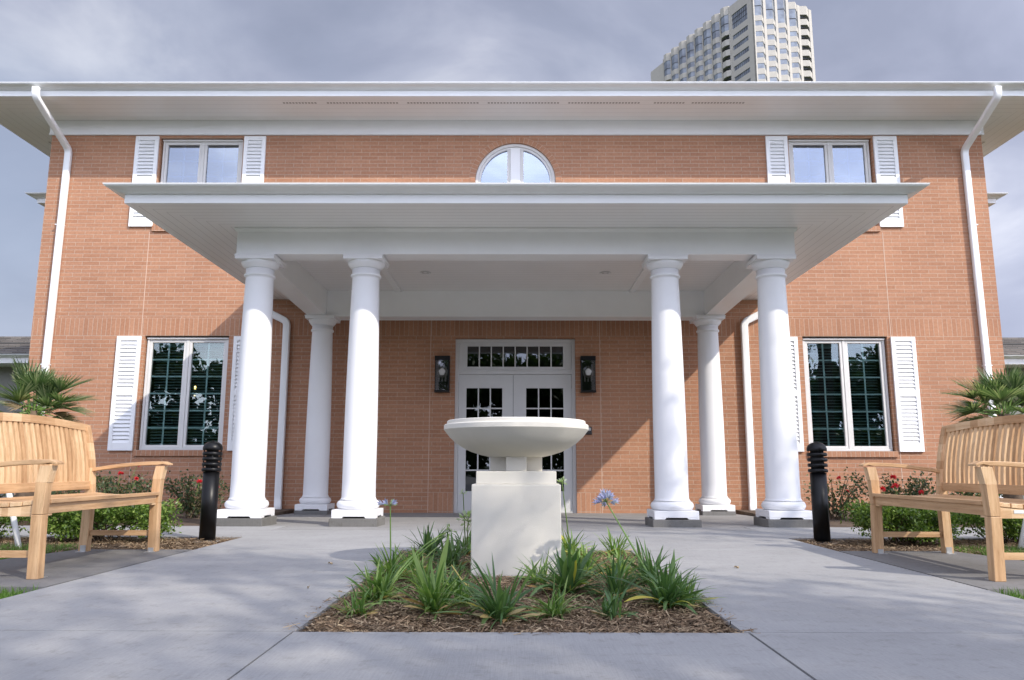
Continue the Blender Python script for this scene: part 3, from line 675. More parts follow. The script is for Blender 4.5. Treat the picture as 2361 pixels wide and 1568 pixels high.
# ------------------------------------------------------------------ portico
PX, PY, PZ = 4.0, 7.50, 3.275
por = empty('portico', 'white flat roofed entrance portico with six round columns against brick wall', 'portico', (0, 10, 0))
def pp(mb, name, mat, **k):
    o = mb.build(name, mat, por, **k); o.location = (0, -10, 0); return o
f = MB(); sweep(f, -PX, PX, PY, W, [(-0.04, PZ+0.10), (-0.04, PZ-0.003), (0, PZ-0.003), (0, PZ+0.14)], sides=3, yend=W-0.002); pp(f, 'fascia', M['white'])
f = MB(); sweep(f, -PX, PX, PY, W, GUT(PZ+0.090), sides=3, yend=W-0.002); pp(f, 'gutter', M['gutter'], fix=False)
f = MB(); f.add([(-PX-0.1, PY-0.1, PZ+0.145), (PX+0.1, PY-0.1, PZ+0.145), (PX+0.1, W-0.002, PZ+0.145), (-PX-0.1, W-0.002, PZ+0.145), (-PX+2.2, W-0.002, PZ+0.6), (PX-2.2, W-0.002, PZ+0.6), (PX-2.2, PY+2.6, PZ+0.6), (-PX+2.2, PY+2.6, PZ+0.6)],
      [(0,1,6,7), (1,2,5,6), (3,0,7,4), (7,6,5,4)]); pp(f, 'roof', M['membrane'])
BX = 3.14; BY0, BY1 = 8.35, 11.68; BT = 0.28
zb = lambda y: 2.974-(y-8.35)*0.100/3.05
f = MB()
a, b = PX-.04, PY+.04
f.add([(-a, b, PZ), (a, b, PZ), (BX-.02, BY0+.02, PZ), (-BX+.02, BY0+.02, PZ)], [(3,2,1,0)], 0)
for sx in (-1, 1): f.add([(sx*a, b, PZ), (sx*a, W-.003, PZ), (sx*(BX-.02), W-.003, PZ), (sx*(BX-.02), BY0+.02, PZ)], [(0,1,2,3)], 1)
f.add([(-BX+.02, BY1-.02, PZ), (BX-.02, BY1-.02, PZ), (BX-.02, W-.003, PZ), (-BX+.02, W-.003, PZ)], [(3,2,1,0)], 0)
pp(f, 'soffit', [M['boardx'], M['boardy']], fix=False)
f = MB(); f.box(-BX+BT-.01, BX-BT+.01, BY0+BT-.01, BY1-BT+.01, PZ-0.012, PZ+0.02); pp(f, 'ceiling', M['boardx'])
def beam(pts):
    m = MB(); m.hexa(pts); return pp(m, 'beam', M['white'])
beam([(-BX, BY0, zb(BY0)), (BX, BY0, zb(BY0)), (BX, BY0+BT, zb(BY0)), (-BX, BY0+BT, zb(BY0)), (-BX, BY0, PZ-.001), (BX, BY0, PZ-.001), (BX, BY0+BT, PZ-.001), (-BX, BY0+BT, PZ-.001)])
beam([(-BX, BY1-BT, zb(BY1)), (BX, BY1-BT, zb(BY1)), (BX, BY1, zb(BY1)), (-BX, BY1, zb(BY1)), (-BX, BY1-BT, PZ-.001), (BX, BY1-BT, PZ-.001), (BX, BY1, PZ-.001), (-BX, BY1, PZ-.001)])
for sx in (-1, 1):
    x0, x1 = sorted((sx*BX, sx*(BX-BT))); ya, yb = BY0+BT+.001, BY1-BT-.001
    beam([(x0, ya, zb(ya)), (x1, ya, zb(ya)), (x1, yb, zb(yb)), (x0, yb, zb(yb)), (x0, ya, PZ-.001), (x1, ya, PZ-.001), (x1, yb, PZ-.001), (x0, yb, PZ-.001)])
f = MB(); sweep(f, -BX, BX, BY0, BY1, [(0.001, PZ-0.045), (0.012, PZ-0.045), (0.03, PZ-0.015), (0.03, PZ-0.002)]); pp(f, 'moulding', M['white'], fix=False)
f = MB()
for (xa, xb, ya, yb) in ((-BX, BX, BY1-.0, BY1+.012), (-BX, BX, BY1-BT-.012, BY1-BT)): f.box(xa, xb, ya, yb, zb(BY1)-0.006, zb(BY1)+0.03)
pp(f, 'moulding', M['white'])
for sx in (-1, 1):
    f = MB(); f.box(sx*1.73, sx*1.82, BY0+BT+.002, BY1-BT-.002, PZ-0.035, PZ-0.014); pp(f, 'ceiling_trim', M['white'])
    f = MB(); f.lathe([(0.075, PZ-0.016), (0.08, PZ-0.022), (0.062, PZ-0.024), (0.055, PZ-0.018)], 24, (sx*1.24, 10.29)); dl = pp(f, 'downlight', M['gutter'])
    f = MB(); f.lathe([(0.001, PZ-0.0175), (0.052, PZ-0.0185)], 20, (sx*1.24, 10.29), cap=False); f.build('lens', M['steel'], dl)
# column, built once at origin (plinth foot z=0 .. abacus top 2.85)
def column_proto():
    H = 2.85; m = MB()
    prof = []
    for k in range(15):
        t = k/14; r = 0.180-0.028*(max(0, t-0.25)/0.75)**1.6; prof.append((r, 0.205+t*(2.633-0.205)))
    prof = [(0.200, 0.185), (0.190, 0.195), (0.182, 0.215)] + prof[1:]
    prof += [(0.153, 2.653), (0.168, 2.658), (0.172, 2.671), (0.168, 2.683), (0.155, 2.688), (0.155, 2.748)]
    m.lathe(prof, 48); sh = m.build('column', M['white_col'])
    b = MB(); tor = [(0.18, 0.088)] + [(0.183+0.047*math.cos(a), 0.135+0.047*math.sin(a)) for a in np.linspace(-1.5, 1.5, 14)] + [(0.200, 0.186)]
    b.lathe(tor, 48); b.build('base_moulding', M['white_col'], sh)
    p = MB(); h = 0.235
    p.box(-h, h, -h, h, 0.018, 0.088)
    for sx in (-1, 1):
        for sy in (-1, 1):
            p.hexa([(sx*h, sy*h, 0), (sx*0.125, sy*h, 0), (sx*0.125, sy*0.125, 0), (sx*h, sy*0.125, 0), (sx*h, sy*h, 0.018), (sx*0.11, sy*h, 0.018), (sx*0.11, sy*0.11, 0.018), (sx*h, sy*0.11, 0.018)])
    p.build('plinth', M['white_col'], sh, bevel=0.004)
    c = MB(); c.lathe([(0.156, 2.748), (0.168, 2.751), (0.172, 2.761), (0.180, 2.768), (0.196, 2.788), (0.206, 2.808), (0.208, 2.823), (0.208, 2.830)], 48)
    c.box(-0.218, 0.218, -0.218, 0.218, 2.830, 2.883); c.box(-0.224, 0.224, -0.224, 0.224, 2.867, 2.880)
    c.build('capital', M['white_col'], sh)
    return sh
cp = column_proto(); cp.parent = por
spots = [(-2.91, 8.50, 0.078), (-1.70, 8.50, 0.078), (1.70, 8.50, 0.072), (2.905, 8.50, 0.076), (-2.945, 11.54, -0.008), (2.935, 11.54, -0.008)]
for i, (x, y, z) in enumerate(spots):
    o = cp
    if i:
        o = cp.copy(); C.objects.link(o); o.parent = por
        for chd in cp.children:
            if chd.name.startswith('pad_block'): continue
            k = chd.copy(); C.objects.link(k); k.parent = o
    o.location = (x, y-10, z)
    m = MB(); pb = -0.06 if y < 9 else -0.12; hh = 0.255 if y < 9 else 0.24
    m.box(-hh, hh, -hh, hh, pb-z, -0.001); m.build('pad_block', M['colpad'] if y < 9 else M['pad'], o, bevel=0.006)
for sx in (-1, 1):
    m = MB(); x = sx*3.64
    pth = smooth_path([(sx*4.10, W-0.06, PZ+0.06), (sx*4.05, W-0.06, 3.10), (x, W-0.06, 2.90), (x, W-0.06, 0.10), (x-sx*0.03, W-0.14, -0.07)], 0.07)
    m.tube(pth, 1.0, shape=rr(0.075, 0.11, 0.015), up=Vector((0, 1, 0))); pp(m, 'downspout', M['white'])

# ------------------------------------------------------------------ wall lanterns, card reader
for sx, lab in ((-1, 'black box wall lantern left of the double doors'), (1, 'black box wall lantern right of the double doors, above the card reader')):
    l = empty('wall_lantern', lab, 'wall lamp', (sx*1.145, W, 1.77), 0, 'wall lanterns beside the entrance door')
    m = MB(); m.box(-0.11, 0.11, -0.015, -0.001, 0.0, 0.57); m.box(-0.118, 0.118, -0.16, -0.015, 0.50, 0.57); m.box(-0.118, 0.118, -0.16, -0.015, 0.0, 0.03)
    for q in (-0.112, 0.100):
        m.box(q, q+0.012, -0.158, -0.146, 0.03, 0.50); m.box(q, q+0.012, -0.03, -0.015, 0.03, 0.50)
    m.build('frame', M['black'], l, bevel=0.004)
    g = MB(); g.box(-0.1, 0.1, -0.153, -0.150, 0.03, 0.50); g.build('pane', M['clear'], l)
    b = MB(); b.lathe([(0.02, 0.42), (0.06, 0.39), (0.085, 0.33), (0.075, 0.27), (0.03, 0.235)], 20, (0, -0.085)); b.build('globe', M['globe'], l)
    k = MB()
    for q in (-0.05, 0, 0.05): k.lathe([(0.011, 0.17), (0.013, 0.19), (0.013, 0.26), (0.006, 0.29)], 10, (q, -0.085))
    k.lathe([(0.03, 0.29), (0.028, 0.35), (0.01, 0.38)], 12, (0, -0.085)); k.build('bulb_holder', M['globe'], l)
cr_ = empty('card_reader', 'small black card reader box on the brick right of the doors', 'card reader', (1.14, W, 1.18))
m = MB(); m.box(-0.058, 0.058, -0.03, -0.001, -0.062, 0.062); m.build('housing', M['bronze'], cr_, bevel=0.006)
m = MB(); m.box(-0.04, 0.04, -0.034, -0.031, 0.0, 0.045); m.build('key_face', M['steel'], cr_)

# ------------------------------------------------------------------ stone basin on pedestal
ft = empty('stone_basin', 'wide cream cast stone bowl on a square pedestal in the planting bed', 'planter bowl', (0.007, 4.86, 0))
m = MB(); m.box(-0.263, 0.263, -0.263, 0.263, -0.03, 0.512); m.build('pedestal', M['cast'], ft, bevel=0.006)
m = MB(); m.box(-0.238, 0.238, -0.238, 0.238, 0.512, 0.588); m.build('upper_block', M['cast'], ft, bevel=0.004)
m = MB(); m.box(-0.062, 0.062, -0.160, 0.160, 0.588, 0.70); m.box(-0.160, 0.160, -0.062, 0.062, 0.588, 0.699); m.build('stem', M['cast'], ft, bevel=0.003)
prof = [(0.04, 0.671), (0.165, 0.674), (0.22, 0.686), (0.283, 0.706), (0.33, 0.729), (0.376, 0.758), (0.415, 0.793), (0.4535, 0.842)]
prof += [(0.4535, 0.868), (0.448, 0.874), (0.436, 0.876), (0.434, 0.894), (0.428, 0.898), (0.400, 0.898), (0.385, 0.885), (0.30, 0.80), (0.15, 0.73), (0.02, 0.72)]
m = MB(); m.lathe(prof, 72); bo = m.build('bowl', M['cast'], ft)
md = bo.modifiers.new('edge', 'EDGE_SPLIT'); md.split_angle = R(28)

# ------------------------------------------------------------------ benches
def bar(mb, p, q, wx, wy, n=1, mi=0):
    """square bar between points, width wx along X, wy along Y (vertical-ish) """
    p, q = Vector(p), Vector(q)
    mb.hexa([(p.x-wx/2, p.y-wy/2, p.z), (p.x+wx/2, p.y-wy/2, p.z), (p.x+wx/2, p.y+wy/2, p.z), (p.x-wx/2, p.y+wy/2, p.z),
             (q.x-wx/2, q.y-wy/2, q.z), (q.x+wx/2, q.y-wy/2, q.z), (q.x+wx/2, q.y+wy/2, q.z), (q.x-wx/2, q.y+wy/2, q.z)])
def bench(lab, x, rz, plate):
    b = empty('bench', lab, 'bench', (x, 5.07, 0.002), rz, 'teak benches facing the walkway')
    L = 0.70; YF, YR = -0.235, 0.26; B = 0.0035
    backy = lambda z: YR+0.0+max(0, z-0.40)*0.16 - 0.02*math.sin(max(0, min(1, (z-0.4)/0.53))*math.pi)
    for sx in (-1, 1):
        m = MB(); bar(m, (sx*L, YF-0.005, 0), (sx*L, YF+0.005, 0.345), 0.062, 0.062); m.build('leg', M['teakz'], b, bevel=B)
        m = MB(); bar(m, (sx*L, YF+0.005, 0.347), (sx*L, YF-0.004, 0.52), 0.062, 0.060); bar(m, (sx*L, YF-0.004, 0.52), (sx*L, YF-0.022, 0.615), 0.060, 0.066)
        m.build('arm_post', M['teakz'], b, bevel=0.002)
        m = MB(); bar(m, (sx*L, YR+0.005, 0), (sx*L, YR, 0.42), 0.058, 0.060)
        zz = np.linspace(0.42, 0.905, 9)
        for z0, z1 in zip(zz[:-1], zz[1:]): bar(m, (sx*L, backy(z0), z0), (sx*L, backy(z1), z1), 0.055, 0.052-0.014*(z0-0.42))
        m.build('leg', M['teakz'], b)
        # arm rest : broad curved board, widening at the front
        m = MB(); n = 14; Ya = backy(0.60)-0.02; Yb = YF-0.085
        for k in range(n+1):
            t = k/n; y = Ya+(Yb-Ya)*t; zc = 0.600+0.048*math.sin(min(1, t*1.15)*math.pi*0.5) - (0.016 if t > 0.97 else 0); hw = 0.026+0.014*t**1.5; th = 0.026 if t < 0.85 else 0.026*(1-(t-0.85)*3.6)
            m.v += [(sx*L-hw, y, zc-th), (sx*L+hw, y, zc-th), (sx*L+hw, y, zc), (sx*L-hw, y, zc)]
        for k in range(n):
            o = 4*k
            for f_ in ((o, o+1, o+5, o+4), (o+1, o+2, o+6, o+5), (o+2, o+3, o+7, o+6), (o+3, o, o+4, o+7)): m.f.append(f_); m.mi.append(0); m.sm.append(False); m.uv.append(None)
        for f_ in ((3, 2, 1, 0), (4*n, 4*n+1, 4*n+2, 4*n+3)): m.f.append(f_); m.mi.append(0); m.sm.append(False); m.uv.append(None)
        m.build('armrest', M['teaky'], b, bevel=0.003)
        m = MB(); m.box(sx*L-0.011, sx*L+0.011, YF+0.032, YR-0.028, 0.112, 0.150); m.build('stretcher', M['teaky'], b, bevel=0.002)
        m = MB()   # end rail, dished top
        n = 12; ys = np.linspace(YF+0.030, YR-0.030, n+1); dish = lambda y: 0.400-0.020*math.sin((y-YF)/(YR-YF)*math.pi)
        for k in range(n):
            y0, y1 = ys[k], ys[k+1]
            m.hexa([(sx*L-0.013, y0, 0.335), (sx*L+0.013, y0, 0.335), (sx*L+0.013, y1, 0.335), (sx*L-0.013, y1, 0.335), (sx*L-0.013, y0, dish(y0)), (sx*L+0.013, y0, dish(y0)), (sx*L+0.013, y1, dish(y1)), (sx*L-0.013, y1, dish(y1))])
        er = m.build('end_rail', M['teaky'], b)
        if plate and sx == plate:
            q = MB(); s_ = sx*(L+0.0145); q.box(s_-0.0012, s_+0.0012, -0.12, -0.065, 0.362, 0.380); q.build('maker_plate', M['pvc'], er)
        m = MB(); m.box(sx*L-0.02-sx*0.055, sx*L+0.02-sx*0.055, YR-0.03, YR+0.03, 0.0, 0.004); m.box(sx*(L-0.031), sx*(L-0.034), YR-0.02, YR+0.02, 0.004, 0.045); m.build('floor_bracket', M['steel'], b)
        m = MB(); m.box(sx*L-0.02-sx*0.055, sx*L+0.02-sx*0.055, YF-0.03, YF+0.03, 0.0, 0.004); m.box(sx*(L-0.0325), sx*(L-0.0355), YF-0.02, YF+0.02, 0.004, 0.03); m.build('floor_bracket', M['steel'], b)
    m = MB(); m.box(-L+0.032, L-0.032, YF-0.013, YF+0.013, 0.347, 0.402); m.box(-L+0.032, -L+0.09, YF-0.012, YF+0.012, 0.335, 0.346); m.box(L-0.09, L-0.032, YF-0.012, YF+0.012, 0.335, 0.346); m.build('front_rail', M['teakx'], b, bevel=0.002)
    m = MB(); m.box(-L+0.03, L-0.03, YR-0.012, YR+0.012, 0.345, 0.395); m.build('rear_rail', M['teakx'], b, bevel=0.002)
    m = MB(); n = 7; dep = (YR-0.035-(YF-0.035))/n
    for k in range(n):
        y0 = YF-0.035+k*dep; y1 = y0+dep-0.007; yc = (y0+y1)/2
        z0 = 0.404-0.020*math.sin(max(0, min(1, (y0-YF)/(YR-YF)))*math.pi); z1 = 0.404-0.020*math.sin(max(0, min(1, (y1-YF)/(YR-YF)))*math.pi)
        xe = L-0.034 if (k == 0) else L+0.012
        m.hexa([(-xe, y0, z0), (xe, y0, z0), (xe, y1, z1), (-xe, y1, z1), (-xe, y0, z0+0.024), (xe, y0, z0+0.024), (xe, y1, z1+0.024), (-xe, y1, z1+0.024)])
    m.build('seat', M['teakx'], b, bevel=0.003)
    # backrest : rails and many vertical laths
    m = MB()
    for k in range(16):      # slightly arched top rail
        xa, xb = -L-0.03+k*(2*L+0.06)/16, -L-0.03+(k+1)*(2*L+0.06)/16
        ar = lambda x: 0.030*math.cos(x/(L+0.03)*math.pi/2)
        za, zb_ = 0.905+ar(xa), 0.905+ar(xb); y0, y1 = backy(0.90)-0.020, backy(0.90)+0.018
        m.hexa([(xa, y0, 0.866+ar(xa)), (xb, y0, 0.866+ar(xb)), (xb, y1, 0.866+ar(xb)), (xa, y1, 0.866+ar(xa)), (xa, y0+.004, za+0.012), (xb, y0+.004, zb_+0.012), (xb, y1+.004, zb_+0.012), (xa, y1+.004, za+0.012)])
    m.build('top_rail', M['teakx'], b)
    m = MB(); m.box(-L+0.028, L-0.028, backy(0.47)-0.014, backy(0.47)+0.014, 0.445, 0.505); m.build('back_rail', M['teakx'], b, bevel=0.003)
    m = MB(); n = 24; z = np.linspace(0.503, 0.905, 7)
    for k in range(n):
        xc = -L+0.055+(2*L-0.11)*k/(n-1)
        for z0, z1 in zip(z[:-1], z[1:]):
            o0, o1 = backy(z0), backy(z1)
            t0 = z0 + (0.02*math.cos(xc/L*1.4) if z0 > 0.9 else 0)
            t1 = z1 + (0.024*math.cos(xc/L*1.5) if z1 > 0.9 else 0)
            vs = [(xc-0.0175, o0-0.008, z0), (xc+0.0175, o0-0.008, z0), (xc+0.0175, o0+0.008, z0), (xc-0.0175, o0+0.008, z0), (xc-0.0175, o1-0.008, t1), (xc+0.0175, o1-0.008, t1), (xc+0.0175, o1+0.008, t1), (xc-0.0175, o1+0.008, t1)]
            if z0 == z[0]:
                base = len(m.v); m.v += vs; idx = list(range(base, base+8))
            else:
                base = len(m.v); m.v += vs[4:]; idx = prev + list(range(base, base+4))
            prev = idx[4:]
            for f_ in ((0,1,5,4), (1,2,6,5), (2,3,7,6), (3,0,4,7)):
                m.f.append(tuple(idx[q] for q in f_)); m.mi.append(0); m.sm.append(False); m.uv.append(None)
    m.build('backrest_slats', M['teakz'], b)
    return b
bench('teak bench on the left side of the walkway, back to the left palm', -2.88, R(90), 0)
bench('teak bench right of the walkway with a small white plate on its end rail', 2.88, R(-90), 1)

# ------------------------------------------------------------------ bollards
def bollard(lab, x, y):
    b = empty('bollard_light', lab, 'bollard light', (x, y, -0.03), 0, 'bollard lights at the walkway corners')
    m = MB(); m.lathe([(0.068, 0.012), (0.068, 0.60)], 40); m.lathe([(0.069, 0.012), (0.073, 0.014), (0.073, 0.022), (0.069, 0.024)], 32, cap=False); m.build('post', M['black'], b)
    m = MB(); m.lathe([(0.12, -0.01), (0.118, 0.011), (0.02, 0.012)], 28); m.build('base_plate', M['walk'], b)
    m = MB(); m.lathe([(0.05, 0.60), (0.05, 0.82)], 24); m.build('lamp_core', M['dark'], b)
    for z in (0.602, 0.648, 0.694, 0.740):
        m = MB(); m.lathe([(0.052, z+0.010), (0.070, z), (0.080, z+0.002), (0.083, z+0.010), (0.083, z+0.022), (0.078, z+0.030), (0.055, z+0.034)], 40, cap=False); m.build('louvre_ring', M['black'], b)
    for a in (0.4, 2.0, 3.55, 5.1):
        m = MB(); m.lathe([(0.006, 0.60), (0.006, 0.80)], 8, (0.069*math.cos(a), 0.069*math.sin(a))); m.build('louvre_rod', M['black'], b)
    m = MB(); m.lathe([(0.055, 0.788), (0.081, 0.785), (0.084, 0.795), (0.082, 0.815), (0.070, 0.838), (0.045, 0.856), (0.012, 0.863), (0.010, 0.868), (0.001, 0.870)], 40); m.build('cap', M['black'], b)
bollard('black louvred bollard light at the walk edge beside the left bench', -2.655, 6.80)
bollard('black louvred bollard light at the walk edge beside the right bench', 2.625, 6.76)

# ------------------------------------------------------------------ agapanthus in the bed
def strap_leaf(V, F, base, az, L, wd, lean, droop, tw=0.0, n=7):
    """arching strap leaf; folded along the midrib (3 verts per section)"""
    d = np.array([math.cos(az), math.sin(az), 0.0]); s = np.array([-math.sin(az), math.cos(az), 0.0])
    p = np.array(base, dtype=float); ang = lean; o = len(V)
    for k in range(n+1):
        t = k/n; wk = wd*(0.55+0.75*math.sin(min(1, t*1.25)*math.pi/2))*(1 if t < 0.6 else max(0.03, 1-((t-0.6)/0.4)**1.8))
        dirv = d*math.sin(ang)+np.array([0, 0, math.cos(ang)]); nn = d*math.cos(ang)-np.array([0, 0, math.sin(ang)])
        sw = s*math.cos(tw*t)+nn*math.sin(tw*t)
        V += [p-sw*wk/2-nn*wk*0.14*-1, p.copy(), p+sw*wk/2-nn*wk*0.14*-1]
        p = p+dirv*L/n; ang += droop/n
    for k in range(n):
        a = o+3*k; F += [(a, a+1, a+4, a+3), (a+1, a+2, a+5, a+4)]
def clump(lab, x, y, h, nl, wd, mat, spread=0.75, dry=3, seed=0, extra=None):
    rnd = random.Random(seed); e = empty('agapanthus', lab, 'plant', (x, y, -0.024), 0, 'strap leaved plants in the central bed')
    V, F = [], []
    nl = int(nl*1.8)
    for k in range(nl):
        az = rnd.uniform(0, 6.28); q = rnd.random()
        strap_leaf(V, F, (rnd.uniform(-1, 1)*0.035, rnd.uniform(-1, 1)*0.035, 0), az, h*rnd.uniform(0.6, 1.3), wd*rnd.uniform(0.38, 0.92), rnd.uniform(0.05, spread)*(0.5+q*1.1), rnd.uniform(0.2, 2.0)*(0.4+q*1.1), rnd.uniform(-0.7, 0.7))
    for k in range(nl//3):
        az = rnd.uniform(0, 6.28); strap_leaf(V, F, (rnd.uniform(-1, 1)*0.03, rnd.uniform(-1, 1)*0.03, 0.005), az, h*rnd.uniform(0.55, 1.15), wd*rnd.uniform(0.35, 0.7), rnd.uniform(0.75, 1.15), rnd.uniform(0.3, 0.9), rnd.uniform(-0.8, 0.8))
    for (az, L, ww, ln, dr) in (extra or []): strap_leaf(V, F, (0, 0, 0), az, L, ww, ln, dr)
    V = [np.array((v[0], v[1], max(v[2], 0.004))) for v in V]
    fast_mesh('leaves', V, F, mat, e, smooth=False)
    if dry:
        V, F = [], []
        for k in range(dry):
            strap_leaf(V, F, (rnd.uniform(-1, 1)*0.03, rnd.uniform(-1, 1)*0.03, 0.004), rnd.uniform(0, 6.28), h*rnd.uniform(0.5, 0.9), wd*0.8, rnd.uniform(0.9, 1.2), rnd.uniform(0.4, 0.75), rnd.uniform(-1.5, 1.5))
        V = [np.array((v[0], v[1], max(v[2], 0.004))) for v in V]
        fast_mesh('withered_leaves', V, F, M['straw'], e)
    return e
AG = [
 ('small low strap leaved clump at the front left corner of the bed', -0.68, 3.44, 0.13, 26, 0.011, 'strap', 1.0),
 ('leafy green clump at the left bed edge behind the small corner clump', -0.64, 3.78, 0.19, 40, 0.016, 'strap', 0.85),
 ('clump at the left bed edge with a slender pale lavender flower stalk', -0.69, 4.42, 0.22, 34, 0.017, 'strap', 0.7),
 ('tall clump with two broad yellow striped leaves, front left of centre', -0.35, 3.47, 0.22, 46, 0.016, 'strap', 0.75),
 ('light green leafy clump directly right of the broad striped leaves', -0.24, 3.66, 0.15, 34, 0.014, 'strap', 0.8),
 ('dark green fan shaped clump at the front of the bed before the pedestal', -0.065, 3.32, 0.25, 40, 0.018, 'strap_dk', 0.85),
 ('dark clump at the far left corner of the bed', -0.60, 5.50, 0.23, 40, 0.018, 'strap_dk', 0.8),
 ('clump close behind the left side of the pedestal with seed heads', -0.36, 5.75, 0.22, 30, 0.017, 'strap_dk', 0.7),
 ('shaded clump left of the pedestal with a pale flower bud', -0.40, 4.95, 0.21, 36, 0.015, 'strap_dk', 0.9),
 ('green clump midway along the left bed edge with orange withered leaves', -0.62, 4.78, 0.17, 30, 0.014, 'strap', 0.8),
 ('pale green clump in front of the right corner of the pedestal', 0.14, 4.35, 0.17, 34, 0.013, 'strap', 0.9),
 ('large dark broad leaved clump right of centre with a yellow leaf', 0.27, 4.02, 0.24, 42, 0.024, 'strap_dk', 0.9),
 ('low spreading clump at the front of the bed, right of centre', 0.17, 3.43, 0.16, 40, 0.010, 'strap', 1.1),
 ('dense dark clump in the right half of the bed behind the small spiky clump', 0.49, 3.86, 0.22, 48, 0.014, 'strap_dk', 0.8),
 ('small spiky dark clump at the front right of the bed', 0.41, 3.40, 0.12, 26, 0.014, 'strap_dk', 0.75),
 ('big clump at the right front corner of the bed with trailing dry leaves', 0.69, 3.64, 0.21, 44, 0.018, 'strap_dk', 0.95),
 ('narrow leaved clump at the right bed edge nearest the front corner', 0.79, 3.70, 0.17, 30, 0.012, 'strap', 0.9),
 ('upright clump halfway along the right bed edge', 0.72, 4.28, 0.22, 34, 0.019, 'strap_dk', 0.7),
 ('sunlit clump at the back of the bed with a leaning green budded stalk', 0.40, 5.70, 0.19, 34, 0.014, 'strap', 0.9),
 ('sunlit bushy clump at the far right corner of the bed', 0.72, 5.72, 0.19, 46, 0.010, 'strap', 0.95),
 ('yellowish flopped clump between the two rear right clumps', 0.45, 5.10, 0.14, 34, 0.014, 'strap', 1.2),
 ('leafy clump on the right side of the bed between its edge and centre', 0.62, 4.72, 0.17, 40, 0.014, 'strap', 1.0),
 ('loose clump in the left middle of the bed between edge and pedestal', -0.47, 4.25, 0.18, 36, 0.014, 'strap', 1.0),
 ('clump just behind the small orange leaf, left of the fan shaped clump', -0.33, 4.12, 0.16, 30, 0.013, 'strap_dk', 1.0),
 ('clump against the right side of the pedestal', 0.40, 4.62, 0.19, 36, 0.015, 'strap', 0.9),
 ('clump near the right edge between the upright clump and the corner clump', 0.76, 3.98, 0.17, 30, 0.014, 'strap_dk', 0.9),
]
ag = []
for i, (lab, x, y, h, nl, wd, mt, sp) in enumerate(AG):
    ex = None
    if i == 3: ex = [(0.6, 0.36, 0.045, 0.05, 0.35), (2.7, 0.32, 0.034, 0.30, 0.25)]
    if i == 11: ex = [(0.2, 0.30, 0.04, 0.35, 0.5), (0.0, 0.33, 0.04, 0.6, 0.7), (2.2, 0.26, 0.035, 0.1, 0.2)]
    if i == 15: ex = [(2.9, 0.34, 0.03, 0.75, 0.9)]
    ag.append(clump(lab, x, y, h, nl, wd, M[mt], sp, dry=9, seed=100+i, extra=ex))
# coloured leaves
for i, items in {11: [(-1.3, 0.20, 0.022, 0.2, 0.6), (-0.9, 0.16, 0.02, 0.5, 1.5)], 15: [(-2.4, 0.34, 0.02, 1.0, 0.9), (-1.2, 0.22, 0.02, 0.9, 1.2)], 20: [(0.4, 0.3, 0.012, 0.9, 0.7), (2.5, 0.25, 0.012, 0.8, 0.9), (4.6, 0.2, 0.012, 0.7, 1.4), (3.4, 0.28, 0.014, 1.0, 0.6)], 18: [(2.6, 0.22, 0.018, 0.5, 0.2)], 5: [(2.9, 0.2, 0.010, 0.9, 0.7)]}.items():
    V, F = [], []
    for (az, L, ww, ln, dr) in items: strap_leaf(V, F, (0.01, -0.02, 0.01), az, L, ww, ln, dr, 0.5)
    V = [np.array((v[0], v[1], max(v[2], 0.006))) for v in V]
    fast_mesh('yellow_leaves', V, F, M['yellow'], ag[i])
def floret(V, F, p, d, L, wd):
    d = d/np.linalg.norm(d); a = np.cross(d, [0.3, 0.2, 0.9]); a /= np.linalg.norm(a); b = np.cross(d, a)
    for k in range(6):
        t = 2*math.pi*k/6; r = a*math.cos(t)+b*math.sin(t); s = np.cross(d, r); o = len(V)
        V += [p, p+d*L*0.55+r*L*0.16-s*wd/2, p+d*L*0.95+r*L*0.42, p+d*L*0.55+r*L*0.16+s*wd/2]; F.append((o, o+1, o+2, o+3))
def umbel(par, base, tip, mat, n=22, rad=0.045, L=0.035, kind='flower', stalkmat='stalk', hemi=-0.3, mid=None):
    base = np.array(base); tip = np.array(tip); m = MB()
    if mid is None: mid = (base+tip)/2+np.array([0.0, 0, 0.01])
    pts = [base*(1-t)**2+2*t*(1-t)*np.array(mid)+tip*t*t for t in np.linspace(0, 1, 9)]
    m.tube(pts, list(np.linspace(0.0052, 0.0032, 9)), 6)
    st = m.build('flower_stalk', M[stalkmat], par)
    V, F = [], []; pd = MB(); rnd = random.Random(int(abs(tip[0])*1e4))
    for k in range(n):
        d = np.array([rnd.gauss(0, 1), rnd.gauss(0, 1), rnd.gauss(0.35, 0.8)]); d /= np.linalg.norm(d)
        if d[2] < hemi: d[2] = -d[2]
        r = rad*rnd.uniform(0.6, 1.1); q = tip+d*r
        pd.tube([tip, q], 0.0011, 4, cap=False)
        if kind == 'flower': floret(V, F, q, d+np.array([0, 0, 0.1]), L*rnd.uniform(0.8, 1.2), L*0.28)
        else:
            o = len(V); s = np.cross(d, [0.1, 0.9, 0.2]); s /= np.linalg.norm(s); u = np.cross(d, s)
            for s_ in (s, u):
                o = len(V); V += [q, q+d*L*0.5+s_*L*0.2, q+d*L, q+d*L*0.5-s_*L*0.2]; F.append((o, o+1, o+2, o+3))
    pd.build('flower_stem', M['stalk'], st, fix=False); fast_mesh('flower_head', V, F, M[mat], st)
def rel(i, x, y, z): e = ag[i].location; return (x-e.x, y-e.y, z-e.z)
umbel(ag[2], (0, 0, 0.03), rel(2, -0.70, 4.40, 0.395), 'palebud', 12, 0.018, 0.028, 'bud')
V, F = [], []; [floret(V, F, np.array(rel(2, -0.71+dx_, 4.38, 0.405)), np.array([dx_*30-.2, -0.5, .3]), 0.045, 0.016) for dx_ in (-.02, 0.0, .02)]; fast_mesh('flower_head', V, F, M['lav'], ag[2])
